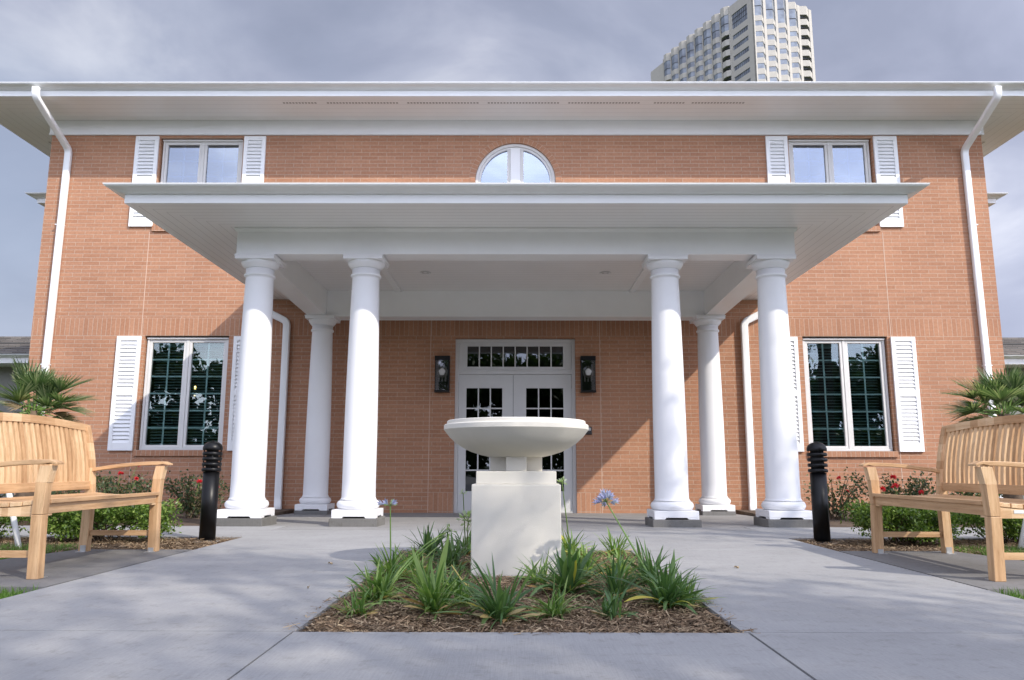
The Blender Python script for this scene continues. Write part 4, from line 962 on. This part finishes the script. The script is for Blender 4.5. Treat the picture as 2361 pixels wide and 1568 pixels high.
umbel(ag[7], (0, 0, 0.05), rel(7, -0.355, 5.35, 0.435), 'palebud', 10, 0.014, 0.018, 'bud')
umbel(ag[7], (0.01, 0, 0.02), rel(7, -0.31, 5.2, 0.26), 'palebud', 30, 0.045, 0.04, 'bud', hemi=-2)
V, F = [], []; floret(V, F, np.array(rel(7, -0.268, 5.19, 0.25)), np.array([0.6, -0.1, -0.4]), 0.045, 0.02); fast_mesh('flower_head', V, F, M['lav'], ag[7])
umbel(ag[18], (0, 0, 0.02), rel(18, 0.325, 5.4, 0.505), 'palebud', 20, 0.022, 0.03, 'bud')
umbel(ag[15], (-0.02, 0.0, 0.05), rel(15, 0.50, 4.30, 0.425), 'lav', 26, 0.034, 0.042, 'flower', mid=rel(15, 0.575, 4.0, 0.25))
umbel(ag[1], (0.02, 0.02, 0.05), rel(1, -0.40, 4.85, 0.225), 'palebud', 9, 0.022, 0.03, 'bud', hemi=-2, mid=rel(1, -0.54, 4.3, 0.20))
umbel(ag[1], (0.03, 0.01, 0.05), rel(1, -0.43, 4.75, 0.205), 'palebud', 3, 0.014, 0.02, 'bud', mid=rel(1, -0.55, 4.2, 0.15))
m = MB(); m.tube([rel(4, -0.315, 3.95, 0.13), rel(4, -0.25, 3.80, 0.075), rel(4, -0.16, 3.68, 0.02), rel(4, -0.12, 3.62, -0.02)], [0.003, 0.0035, 0.004, 0.004], 6); m.build('withered_stalk', M['stalk_dry'], ag[4])
# fallen leaves
def dead_leaf(lab, x, y, z, s, col, rz):
    V, F = [], []
    for k in range(7):
        t = k/6; wv = math.sin(math.pi*min(1, t*0.95+0.04))*s*0.36
        V += [np.array((t*s, -wv, 0.006*math.sin(t*6)+0.012)), np.array((t*s, 0, 0.002+0.006*math.sin(t*6))), np.array((t*s, wv, 0.012))]
    for k in range(6): a = 3*k; F += [(a, a+1, a+4, a+3), (a+1, a+2, a+5, a+4)]
    o = fast_mesh('fallen_leaf', V, F, col); o.location = (x, y, z); o.rotation_euler = (0.1, 0.1, rz); tag(o, lab, 'leaf', None)
M['orange_leaf'] = plain('orange_dry_leaf', (0.50, 0.22, 0.07), 0.8); M['tan_leaf'] = plain('tan_dry_leaf', (0.50, 0.38, 0.24), 0.8); M['dark_leaf'] = plain('dark_dry_leaf', (0.10, 0.07, 0.05), 0.8)
dead_leaf('orange dry leaf lying on the mulch at the front of the bed', -0.19, 3.22, -0.03, 0.055, M['orange_leaf'], 0.4)
dead_leaf('small orange leaf on mulch left of the broad striped leaves', -0.47, 3.56, -0.03, 0.035, M['orange_leaf'], 0.1)
dead_leaf('tan curled leaf on the mulch right of the low spreading clump', 0.26, 3.50, -0.03, 0.06, M['tan_leaf'], 0.2)
dead_leaf('little dry leaf on the concrete left of the bed', -1.05, 4.05, 0.001, 0.018, M['tan_leaf'], 2.0)
dead_leaf('brown leaf scrap on the concrete right of the bed', 1.35, 4.9, 0.001, 0.030, M['tan_leaf'], 0.1)
dead_leaf('brown leaf scrap on the concrete left of the bed toward the porch', -1.19, 5.05, 0.001, 0.028, M['tan_leaf'], 0.1)

# ------------------------------------------------------------------ hedges, roses
def twigs(mb, n, hw, hd, h, r=0.006, z0=-0.02, rnd=random):
    for k in range(n):
        a = Vector((rnd.uniform(-.35, .35)*hw, rnd.uniform(-.3, .3)*hd, z0)); b = Vector((rnd.uniform(-1, 1)*hw*.8, rnd.uniform(-1, 1)*hd*.8, h*rnd.uniform(.55, .95)))
        mid = (a+b)/2+Vector((rnd.uniform(-.05, .05), rnd.uniform(-.05, .05), 0.03)); mb.tube([a, mid, b], [r, r*.7, r*.35], 5, cap=False)
def hedge(lab, x, y, hw, hd, h, n, seed, z0=0.07):
    e = empty('hedge_shrub', lab, 'shrub', (x, y, -0.035), 0, 'low clipped shrubs behind the benches')
    n = int(n*1.5); q = rng.uniform(-1, 1, (n*2, 3)); q = q[(np.abs(q)**5).sum(1) < 1][:n]; n = len(q)
    sh = np.maximum(np.abs(q[:, 0]), np.maximum(np.abs(q[:, 1]), np.abs(q[:, 2]))); q *= (0.45+0.55*rng.random(n)**0.5/np.maximum(sh, .3))[:, None].clip(0.3, 1.15)
    ang = q[:, 0]*hw*9+q[:, 1]*hd*7+seed
    P = np.stack([q[:, 0]*hw, q[:, 1]*hd, z0+(q[:, 2]*.5+.5)*(h-z0)], 1); P += rng.normal(0, 0.012, P.shape); P[:, 2] += 0.018*np.sin(ang)
    hole = (np.sin(P[:, 0]*23+seed)+np.sin(P[:, 2]*29+seed*2)+np.sin(P[:, 1]*19)) > 1.35
    P = P[~(hole & (rng.random(len(P)) < .9))]
    low = (P[:, 2] < z0+0.11) & (np.sin((P[:, 0]+x)*7) > 0.0); P = P[~(low & (rng.random(len(P)) < .85))]
    V, F = leaves(P, 0.030, 0.017, 0.5); fast_mesh('foliage', V, F, M['hedge'], e)
    t = MB(); twigs(t, 26, hw, hd, h, 0.006, 0.0, random.Random(seed)); t.build('stem', M['twig'], e, fix=False)
hedge('green boxy shrub at the right end of the left row, behind the bollard', -3.50, 6.70, 0.60, 0.27, 0.36, 9000, 1)
hedge('green shrub seen between the legs of the left bench', -4.72, 6.72, 0.58, 0.27, 0.33, 7000, 2)
hedge('green shrub at the left picture edge under the left bench seat', -5.95, 6.75, 0.62, 0.27, 0.33, 6000, 3)
hedge('dark shaded boxy shrub beside the right bollard', 3.20, 6.55, 0.42, 0.27, 0.35, 8000, 4)
hedge('grey green shrub seen under the right bench seat', 4.22, 6.72, 0.56, 0.27, 0.34, 7000, 5)
hedge('green shrub at the right picture edge behind the right bench', 5.50, 6.75, 0.66, 0.27, 0.33, 7000, 6)
def rose(lab, x, y, hw, h, n, flowers, seed, grey=False):
    rnd = random.Random(seed); e = empty('rose_bush', lab, 'rose bush', (x, y, -0.035), 0, 'red rose bushes under the ground floor windows')
    t = MB(); pts = []
    for k in range(16):
        a = Vector((rnd.uniform(-.12, .12), rnd.uniform(-.1, .1), 0)); b = Vector((rnd.uniform(-1, 1)*hw, rnd.uniform(-.35, .35), h*rnd.uniform(.6, 1.08))); mid = Vector((b.x*.6, b.y*.6, b.z*.6))
        t.tube([a, mid, b], [.008, .006, .003], 5, cap=False)
        for s in np.linspace(0.2, 1.0, 10):
            p = a*(1-s)**2+mid*2*s*(1-s)+b*s*s
            for j in range(int(n/160)): pts.append((p.x+rnd.gauss(0, .055), p.y+rnd.gauss(0, .06), p.z+rnd.gauss(0, .045)))
    t.build('stem', M['twig'], e, fix=False)
    P = np.array(pts); P[:, 2] = np.maximum(P[:, 2], 0.03); V, F = leaves(P, 0.042, 0.026, 0.1); fast_mesh('foliage', V, F, M['rose_leaf'], e)
    for (fx, fy, fz, s) in flowers:
        q = rng.normal(size=(34, 3)); q /= np.linalg.norm(q, axis=1)[:, None]; q[:, 2] = np.abs(q[:, 2])*0.8
        V, F = leaves(q*0.008*s+np.array([fx, fy, fz]), 0.030*s, 0.032*s, 0.4, flat=q*1.5); fast_mesh('rose', V, F, M['petal'], e)
        m = MB(); m.tube([(fx*.8, fy, fz-.15), (fx, fy, fz)], 0.003, 5, cap=False); m.build('flower_stem', M['stalk'], e, fix=False)
rose('rose bush under the left window nearest the portico, one red bloom', -4.05, 9.9, 0.42, 0.50, 1600, [(0.12, -.2, .46, 1.0), (0.33, -.2, .40, 1.1)], 21)
rose('rose bush in front of the left window with a pink red bloom', -4.85, 9.6, 0.45, 0.58, 1800, [(0.08, -.2, .56, 1.0), (0.28, -.2, .50, .8), (0.30, -.25, .66, 1.1)], 22)
rose('dark leaved rose bush behind the far arm of the left bench', -5.75, 9.8, 0.48, 0.52, 1800, [(-0.1, -.2, .52, .8)], 23)
rose('leggy rose bush beside the right front column', 4.02, 9.9, 0.28, 0.52, 900, [(0.0, -.2, .52, .8), (0.1, -.2, .36, .7)], 24)
rose('rose bush with three red blooms between the right bollard and bench', 4.62, 9.5, 0.42, 0.50, 1900, [(-0.12, -.2, .53, 1.1), (-0.10, -.2, .43, 1.2), (-0.26, -.2, .40, 1.1), (0.15, -.3, .36, 1.0), (-0.42, -.3, .16, 1.1)], 25)
rose('rose bush with many red blooms seen through the right bench arm', 5.55, 9.6, 0.45, 0.48, 1500, [(-0.20, -.2, .40, 1.5), (-0.04, -.2, .53, 1.2), (0.02, -.2, .43, .9), (0.04, -.3, .31, 1.5), (0.36, -.2, .50, 1.0)], 26)
rose('rose bush behind the right bench backrest', 6.45, 9.7, 0.48, 0.60, 1600, [(-0.1, -.2, .42, 1.1), (0.3, -.2, .36, 1.0)], 27)
rose('rose bush under the end of the left bench backrest', -6.8, 9.8, 0.5, 0.48, 1500, [(0.2, -.2, .44, 1.0)], 28)

# ------------------------------------------------------------------ palms
def frond(par, az, el, L, fan, seed, mat, stem=True, dz=0.0):
    rnd = random.Random(seed); V, F = [], []
    d0 = Vector((math.cos(az)*math.cos(el), math.sin(az)*math.cos(el), math.sin(el))); base = Vector((math.cos(az)*.04, math.sin(az)*.04, dz))
    el2 = el-0.25; hub = base+d0*L*0.9
    d = Vector((math.cos(az)*math.cos(el2), math.sin(az)*math.cos(el2), math.sin(el2)))
    s = d.cross(Vector((0, 0, 1))).normalized(); u = s.cross(d).normalized(); n = 26
    fold = rnd.uniform(0.25, 0.6)
    for k in range(n):
        a = (k/(n-1)-.5)*2; th = a*1.35; ln = fan*(1-.28*abs(a)**1.6)*rnd.uniform(.9, 1.05)
        r = d*math.cos(th)+s*math.sin(th)+u*abs(math.sin(th))*fold; r.normalize(); sd = r.cross(u).normalized()
        dd = Vector((0, 0, -1)); o = len(V); ps = []
        for t, wv in ((0, .004), (.45, .012), (.72, .009), (1.0, .001)):
            p = hub+r*ln*t+dd*ln*0.20*max(0, t-.5)**1.6*rnd.uniform(.2, 1.8); V += [tuple(p-sd*wv*.8), tuple(p+u*wv*.35), tuple(p+sd*wv*.8)]
        for j in range(3):
            q = o+3*j; F += [(q, q+1, q+4, q+3), (q+1, q+2, q+5, q+4)]
    fr = fast_mesh('frond', V, F, mat, par)
    m = MB(); m.tube([tuple(base), tuple(base+(hub-base)*.5+Vector((0, 0, .01))), tuple(hub)], [.009, .006, .004], 6, cap=False); m.build('petiole', M['stalk'], fr, fix=False)
def palm(lab, x, y, zc, fronds, seed):
    rnd = random.Random(seed); e = empty('fan_palm', lab, 'palm', (x, y, -0.035), 0, 'small fan palms behind the benches')
    m = MB(); m.tube([(0, 0, 0), (0.01, 0, zc*.5), (0, 0, zc)], [.10, .085, .06], 12); m.build('trunk', M['palm_trunk'], e)
    c = empty_crown = None
    for k, (az, el, L, fan, dead) in enumerate(fronds):
        frond(e, az, el, L, fan, seed*50+k, M['palm_dead'] if dead else M['palm'], dz=zc+rnd.uniform(-.08, .05))
    return e
def frset(seed, extra):
    rnd = random.Random(seed); o = []
    for k in range(22): o.append((k*2.399+rnd.uniform(-.2, .2), rnd.uniform(0.35, 1.45), rnd.uniform(.16, .30), rnd.uniform(.30, .42), False))
    for k in range(9): o.append((k*0.7+rnd.uniform(-.2, .2), rnd.uniform(-0.5, 0.2), rnd.uniform(.16, .26), rnd.uniform(.26, .36), rnd.random() < .35))
    return o+extra
palm('small fan palm behind the left bench in front of the left downspout', -5.40, 8.6, 1.26, frset(3, [(-0.05, .62, .34, .42, False), (-.25, .35, .36, .42, False), (-.1, .0, .38, .34, False), (0.2, .95, .26, .40, False)]), 3)
palm('small fan palm behind the right bench in front of the right downspout', 5.45, 8.6, 1.24, frset(5, [(3.2, .45, .36, .40, False), (3.35, .18, .40, .42, False), (3.1, -.1, .34, .30, False), (2.9, .9, .28, .40, False)]), 5)
# white stakes bracing the palms
def stake(lab, p, q):
    m = MB(); m.tube([p, q], 0.022, 10); o = m.build('prop_stake', M['pvc']); tag(o, lab, 'stake')
stake('white stake leaning on the lawn at the left edge behind the left bench', (-3.88, 6.18, -0.03), (-4.35, 6.5, 0.85))
stake('white slanting stake on the lawn seen between right bench legs', (3.96, 6.22, -0.03), (4.38, 6.5, 0.75))

# ------------------------------------------------------------------ side wings and low houses
def wing(lab, sx):
    e = empty('side_wing', lab, 'building', (sx*8.2, 16, 0))
    def q(mb, n, mt, **k): o = mb.build(n, mt, e, **k); o.location = (-sx*8.2, -16, 0); return o
    m = MB(); m.box(sx*7.76, sx*8.55, 14.95, 20.0, -0.13, 5.66); q(m, 'wall', M['brick'])
    z = 5.66; x0, x1 = (-9.28, -7.0) if sx < 0 else (7.0, 9.28)
    m = MB(); sweep(m, x0, x1, 14.22, 20.8, [(-0.04, z+.2), (-.04, z), (0, z), (0, z+.19)]); q(m, 'fascia', M['white'])
    m = MB(); sweep(m, x0, x1, 14.22, 20.8, GUT(z+.09)); q(m, 'gutter', M['gutter'], fix=False)
    m = MB(); m.box(x0+.03, x1-.03, 14.25, 20.77, z+0.002, z+.02); q(m, 'soffit', M['sofx'])
    m = MB(); m.box(x0+.03, x1-.03, 14.25, 20.77, z+0.03, z+.19); q(m, 'roof', M['shingle'])
wing('set back brick bay with white eave projecting from left side of the building', -1)
wing('set back brick bay with white eave projecting from right side of the building', 1)
def low(lab, sx):
    e = empty('low_wing', lab, 'building', (sx*16, 20, 0))
    def q(mb, n, mt, **k): o = mb.build(n, mt, e, **k); o.location = (-sx*16, -20, 0); return o
    xa, xb = sorted((sx*9.6, sx*24)); z = 2.90
    m = MB(); m.box(xa+.5, xb-.5, 17.7, 26, -.13, 2.95); q(m, 'wall', M['wallgrey'])
    m = MB(); sweep(m, xa, xb, 17.0, 26.7, [(-0.04, z+.2), (-.04, z), (0, z), (0, z+.19)]); q(m, 'fascia', M['white'])
    m = MB(); sweep(m, xa, xb, 17.0, 26.7, GUT(z+.12)); q(m, 'gutter', M['gutter'], fix=False)
    m = MB(); m.box(xa+.03, xb-.03, 17.03, 26.67, z+0.002, z+.02); q(m, 'soffit', M['sofx'])
    m = MB(); zr = z+.215; ym = 20.6
    n = 9
    for k in range(n):
        y0, y1 = 16.95+(ym-16.95)*k/n, 16.95+(ym-16.95)*(k+1)/n+.04; z0, z1 = zr+.98*k/n, zr+.98*(k+1)/n
        m.hexa([(xa, y0, z0), (xb, y0, z0), (xb, y1, z1-.01), (xa, y1, z1-.01), (xa, y0, z0+.025), (xb, y0, z0+.025), (xb, y1, z1+.004), (xa, y1, z1+.004)])
    m.hexa([(xa, ym, zr+.90), (xb, ym, zr+.90), (xb, 26.6, zr-.1), (xa, 26.6, zr-.1), (xa, ym, zr+1.0), (xb, ym, zr+1.0), (xb, 26.6, zr), (xa, 26.6, zr)])
    q(m, 'roof', M['shingle'])
    wn = MB(); x = sx*12.6; ring(wn, x-.6, x+.6, .9, 2.5, .06, 17.66, 17.72); wf = q(wn, 'window', M['frame']); g_ = MB(); g_.box(x-.55, x+.55, 17.68, 17.69, .95, 2.45); g_.build('pane', M['glass'], wf)
low('low wing with brown shingle roof and white gutter beyond left side of the building', -1)
low('low wing with brown shingle roof and white gutter beyond right side of the building', 1)

# ------------------------------------------------------------------ tower block
tw = empty('tower_block', 'tall pale concrete tower with prow shaped window bays behind the roof', 'tower', (64.1, 190, 0))
tr_ = Vector((0.9074, 0.4202)); tl = Vector((-0.4202, 0.9074)); T0 = Vector((64.1, 190.0))
def tp(s, t, z, out=0.0, face='F'):
    """face F: along front t, out towards viewer; face L: along the long side"""
    if face == 'F': p = T0+tr_*t-tl*out
    else: p = T0+tl*t-tr_*out
    return (p.x, p.y, z)
def tq(mb, name, mat): o = mb.build(name, mat, tw); o.location = (-64.1, -190, 0); return o
def plan_extrude(pts, z0, z1, mb):
    n = len(pts); vs = [(p[0], p[1], z0) for p in pts]+[(p[0], p[1], z1) for p in pts]
    mb.add(vs, [tuple(range(n))[::-1], tuple(range(n, 2*n))]+[(i, (i+1) % n, n+(i+1) % n, n+i) for i in range(n)])
m = MB()
core = [tp(0, 0.3, 0, -0.3), tp(0, 20.9, 0, -0.3), tuple(Vector(tp(0, 20.9, 0, -0.3))+Vector((*(tl*47), 0))), tuple(Vector(tp(0, 0.3, 0, -0.3))+Vector((*(tl*47), 0)))]
plan_extrude(core, -0.13, 127.4, m)
BF = [(0.4, 3.5, 132.0, 121.0), (4.4, 7.7, 132.0, 121.0), (8.55, 11.8, 134.0, 120.9), (12.7, 15.95, 128.3, 121.0)]
edges = [0.0, 0.4, 3.5, 4.4, 7.7, 8.55, 11.8, 12.7, 15.95, 16.8, 20.2, 21.2]
def prow(t0, t1, z0, z1, face, d=1.0, inset=0.0, zt=None):
    tm = (t0+t1)/2
    if face == 'F': ring_ = [(t0, 0), (tm, d), (t1, 0), (t1, -0.45), (t0, -0.45)]
    else: ring_ = [(t0, 0), (t0+(t1-t0)*.3, d*.8), (t1-(t1-t0)*.3, d*.8), (t1, 0), (t1, -0.45), (t0, -0.45)]
    return [tp(0, t, 0, o-inset, face) for t, o in ring_]
ROWS = [119.45-3.1*k for k in range(10)]
def bands(t0, t1, top, tall_bot, tall_top, face, d):
    """spandrels and piers of one bay column; glass set back"""
    levels = [(tall_top, top)] ; prevb = tall_bot
    for z in ROWS:
        zt = z+(1.0 if face == 'L' else 0.0); levels.append((zt, prevb)); prevb = zt-(1.6 if face == 'L' else 1.45)
    levels.append((80, prevb))
    return None, levels
cols = MB()
for k in (0, 2, 4, 6, 8, 10):
    a, b = edges[k], edges[k+1]; top = (132, 132, 134, 134, 128.3, 128.1)[k//2]
    plan_extrude([tp(0, a, 0, 0.12), tp(0, b, 0, 0.12), tp(0, b, 0, -0.5), tp(0, a, 0, -0.5)], 0, top, cols)
tq(m, 'wall', M['tower']); tq(cols, 'pier', M['tower'])
def glasspiece(t0, t1, z0, z1, face, d, nm='window'):
    mb = MB(); plan_extrude(prow(t0+.02, t1-.02, 0, 0, face, d*.97, 0.10), z0+.001, z1-.001, mb); g = tq(mb, nm, M['tower_glass'])
    if z1-z0 > 3:
        f_ = MB(); plan_extrude(prow(t0+.02, t1-.02, 0, 0, face, d*.97, 0.05), z0+(z1-z0)*.42, z0+(z1-z0)*.42+.22, f_); f_.build('transom_bar', M['dark'], g)
def baycol(t0, t1, top, tb, tt, face, d, rows_from=0, zmin=101):
    mb, lv = bands(t0, t1, top, tb, tt, face, d)
    mb = MB(); vis = [q for q in lv if q[1] > zmin-4]; plan_extrude(prow(t0, t1, 0, 0, face, d), *vis[0], mb); tq(mb, 'parapet', M['tower'])
    mb = MB()
    for q in lv[1:]: plan_extrude(prow(t0, t1, 0, 0, face, d), *q, mb)
    zs_ = [q for q in lv[1:]]; plan_extrude([tp(0, (t0+t1)/2-.02, 0, 0.05, face), tp(0, (t0+t1)/2+.02, 0, 0.05, face), tp(0, (t0+t1)/2+.02, 0, -.4, face), tp(0, (t0+t1)/2-.02, 0, -.4, face)], 80, tb+.001, mb)
    tq(mb, 'spandrel', M['tower'])
    glasspiece(t0, t1, tb, tt, face, d)
    for (a, b), (a2, b2) in zip(lv[1:-1], lv[2:]):
        if a > zmin: glasspiece(t0, t1, b2, a, face, d)
for (a, b, top, tb) in BF: baycol(a, b, top, tb, 126.2 if top < 131 else (127.5 if top < 133 else 130.5), 'F', 1.0)
# corner balconies on the front
def balcony(t0, t1, top, face, first, zmin=101):
    mb = MB(); plan_extrude(prow(t0, t1, 0, 0, face, .9), first, top, mb); tq(mb, 'spandrel', M['tower'])
    z = first
    while z > zmin-3:
        mb = MB(); plan_extrude(prow(t0, t1, 0, 0, face, .9), z-3.1, z-1.35, mb); o = tq(mb, 'balcony', M['tower'])
        r_ = MB(); plan_extrude(prow(t0, t1, 0, 0, face, .88), z-1.02, z-0.94, r_); r_.build('railing', M['dark'], o)
        r_ = MB(); plan_extrude([tp(0, t0+.05, 0, -.25, face), tp(0, t1-.05, 0, -.25, face), tp(0, t1-.05, 0, -.29, face), tp(0, t0+.05, 0, -.29, face)], z-1.35, z, r_); r_.build('recess', M['interior'], o)
        z -= 3.1
balcony(16.8, 20.2, 128.2, 'F', 125.6)
# long left side: flat panel with ribbon windows, then bays
pl = MB()
LW = [(121.3, 125.8)]+[(z-1.35, z) for z in ROWS[:7]]
zt = 128.6; seg = [(zt, 125.8)]
zz = [128.8]+[v for a, b in LW for v in (b, a)]+[0]
for a, b in zip(zz[0::2], zz[1::2]): plan_extrude([tp(0, 2.3, 0, 0, 'L'), tp(0, 8.5, 0, 0, 'L'), tp(0, 8.5, 0, -.5, 'L'), tp(0, 2.3, 0, -.5, 'L')], b, a, pl)
plan_extrude([tp(0, 0.0, 0, 0, 'L'), tp(0, 2.3, 0, 0, 'L'), tp(0, 2.3, 0, -.5, 'L'), tp(0, 0.0, 0, -.5, 'L')], 0, 132, pl)
plan_extrude([tp(0, 8.5, 0, 0, 'L'), tp(0, 9.2, 0, 0, 'L'), tp(0, 9.2, 0, -.5, 'L'), tp(0, 8.5, 0, -.5, 'L')], 0, 128.8, pl)
tq(pl, 'side_wall', M['tower'])
for a, b in LW:
    g = MB(); plan_extrude([tp(0, 2.31, 0, -.2, 'L'), tp(0, 8.49, 0, -.2, 'L'), tp(0, 8.49, 0, -.25, 'L'), tp(0, 2.31, 0, -.25, 'L')], a, b, g); g = tq(g, 'window', M['tower_glass'])
    mm = MB()
    for k in range(1, 8):
        t = 2.3+6.2*k/8; plan_extrude([tp(0, t-.05, 0, -.15, 'L'), tp(0, t+.05, 0, -.15, 'L'), tp(0, t+.05, 0, -.2, 'L'), tp(0, t-.05, 0, -.2, 'L')], a, b, mm)
    if b-a > 3:
        for q in (.36, .68): plan_extrude([tp(0, 2.3, 0, -.14, 'L'), tp(0, 8.5, 0, -.14, 'L'), tp(0, 8.5, 0, -.2, 'L'), tp(0, 2.3, 0, -.2, 'L')], a+(b-a)*q, a+(b-a)*q+.12, mm)
    mm.build('muntin', M['dark'], g)
sp = MB()
for k in range(9): t = 9.2+3.88*k; plan_extrude([tp(0, t, 0, .10, 'L'), tp(0, t+.42, 0, .10, 'L'), tp(0, t+.42, 0, -.5, 'L'), tp(0, t, 0, -.5, 'L')], 0, 128.9, sp)
plan_extrude([tp(0, 40.7, 0, 0, 'L'), tp(0, 47.5, 0, 0, 'L'), tp(0, 47.5, 0, -.5, 'L'), tp(0, 40.7, 0, -.5, 'L')], 0, 128.0, sp)
tq(sp, 'pier', M['tower'])
for k in range(8):
    t = 9.62+3.88*k
    if k == 0:
        mb = MB(); plan_extrude(prow(t, t+3.46, 0, 0, 'L', 1.0), 126.8, 129.4, mb); tq(mb, 'spandrel', M['tower']); glasspiece(t, t+3.46, 122.0, 126.8, 'L', 1.0)
        balcony(t, t+3.46, 122.0, 'L', 120.65)
    else: baycol(t, t+3.46, 129.4, 122.1, 126.9, 'L', 1.0, zmin=103+k*2.6)

# ------------------------------------------------------------------ trees behind the viewer (they shade the path and show in the glass)
def tree(lab, x, y, H, rx, ry, z0, n, leaf, seed, ncl=26, grp=None, bare=None, zsc=1.0):
    rnd = random.Random(seed); e = empty('shade_tree', lab, 'tree', (x, y, -0.13), 0, grp)
    t = MB(); t.tube([(0, 0, 0), (0.1, 0.05, z0*.6), (0, 0, z0)], [.26, .2, .17], 10)
    cl = []
    for k in range(ncl):
        a = rnd.uniform(0, 6.28); r = rnd.random()**.5; zf = rnd.random()
        c = Vector((math.cos(a)*r*rx, math.sin(a)*r*ry, z0+(H-z0)*(0.12+0.83*zf*(1-.35*r)))); cl.append((c, rnd.uniform(.55, 1.1)*zsc))
        t.tube([(0, 0, z0*rnd.uniform(.7, 1.0)), tuple(c*.5+Vector((0, 0, z0*.45))), tuple(c)], [.09, .05, .02], 6, cap=False)
    t.build('trunk', M['bark'], e, fix=False)
    P = []
    per = n//ncl
    for c, s in cl:
        q = rng.normal(size=(per, 3)); q /= np.linalg.norm(q, axis=1)[:, None]; q *= (rng.random(per)**.45)[:, None]
        P.append(np.array(c)+q*np.array([s*1.25, s*1.25, s*.75]))
    V, F = leaves(np.concatenate(P), leaf, leaf*.55, 0.0); fast_mesh('crown', V, F, M['tree'], e)
    return e
tree('spreading oak standing behind the viewer on the right, shading the path', 6.3, -4.5, 9.6, 3.2, 2.6, 5.4, 17000, 0.13, 51, 32)
tree('second oak farther back on the right, shading the near concrete', 7.6, -8.8, 10.2, 5.2, 3.0, 4.6, 24000, 0.15, 52, 44)
tree('young tree at the right lawn edge with a small high crown', 9.3, 1.2, 9.0, 1.5, 1.6, 7.2, 2200, 0.12, 54, 7)
for k, (x, y, H) in enumerate([(-38, -30, 10.5), (-28, -32, 11), (-18, -31, 10), (-9, -33, 11), (0, -31, 10), (9, -33, 11), (18, -31, 10), (28, -32, 10.5), (38, -30, 10)]):
    tree(f'dense tree in the row far behind the viewer, {["first","second","third","fourth","fifth","sixth","seventh","eighth","last"][k]} from the west', x, y, H, 6.0, 3.5, 0.4, 9000, 0.6, 60+k, 34, 'row of trees behind the viewer', zsc=2.0)
hb_ = empty('reflection_hedge', 'added unseen hedge behind the viewer that darkens the lower window reflections', 'hedge', (0, -23.5, -0.13))  # unseen, added to close the bright gaps reflected in the lower windows
q = rng.uniform(-1, 1, (26000, 3)); V, F = leaves(np.stack([q[:, 0]*42, q[:, 1]*0.8, (q[:, 2]*.5+.5)*3.0], 1), 0.34, 0.2, 0.2); fast_mesh('foliage', V, F, M['tree'], hb_)
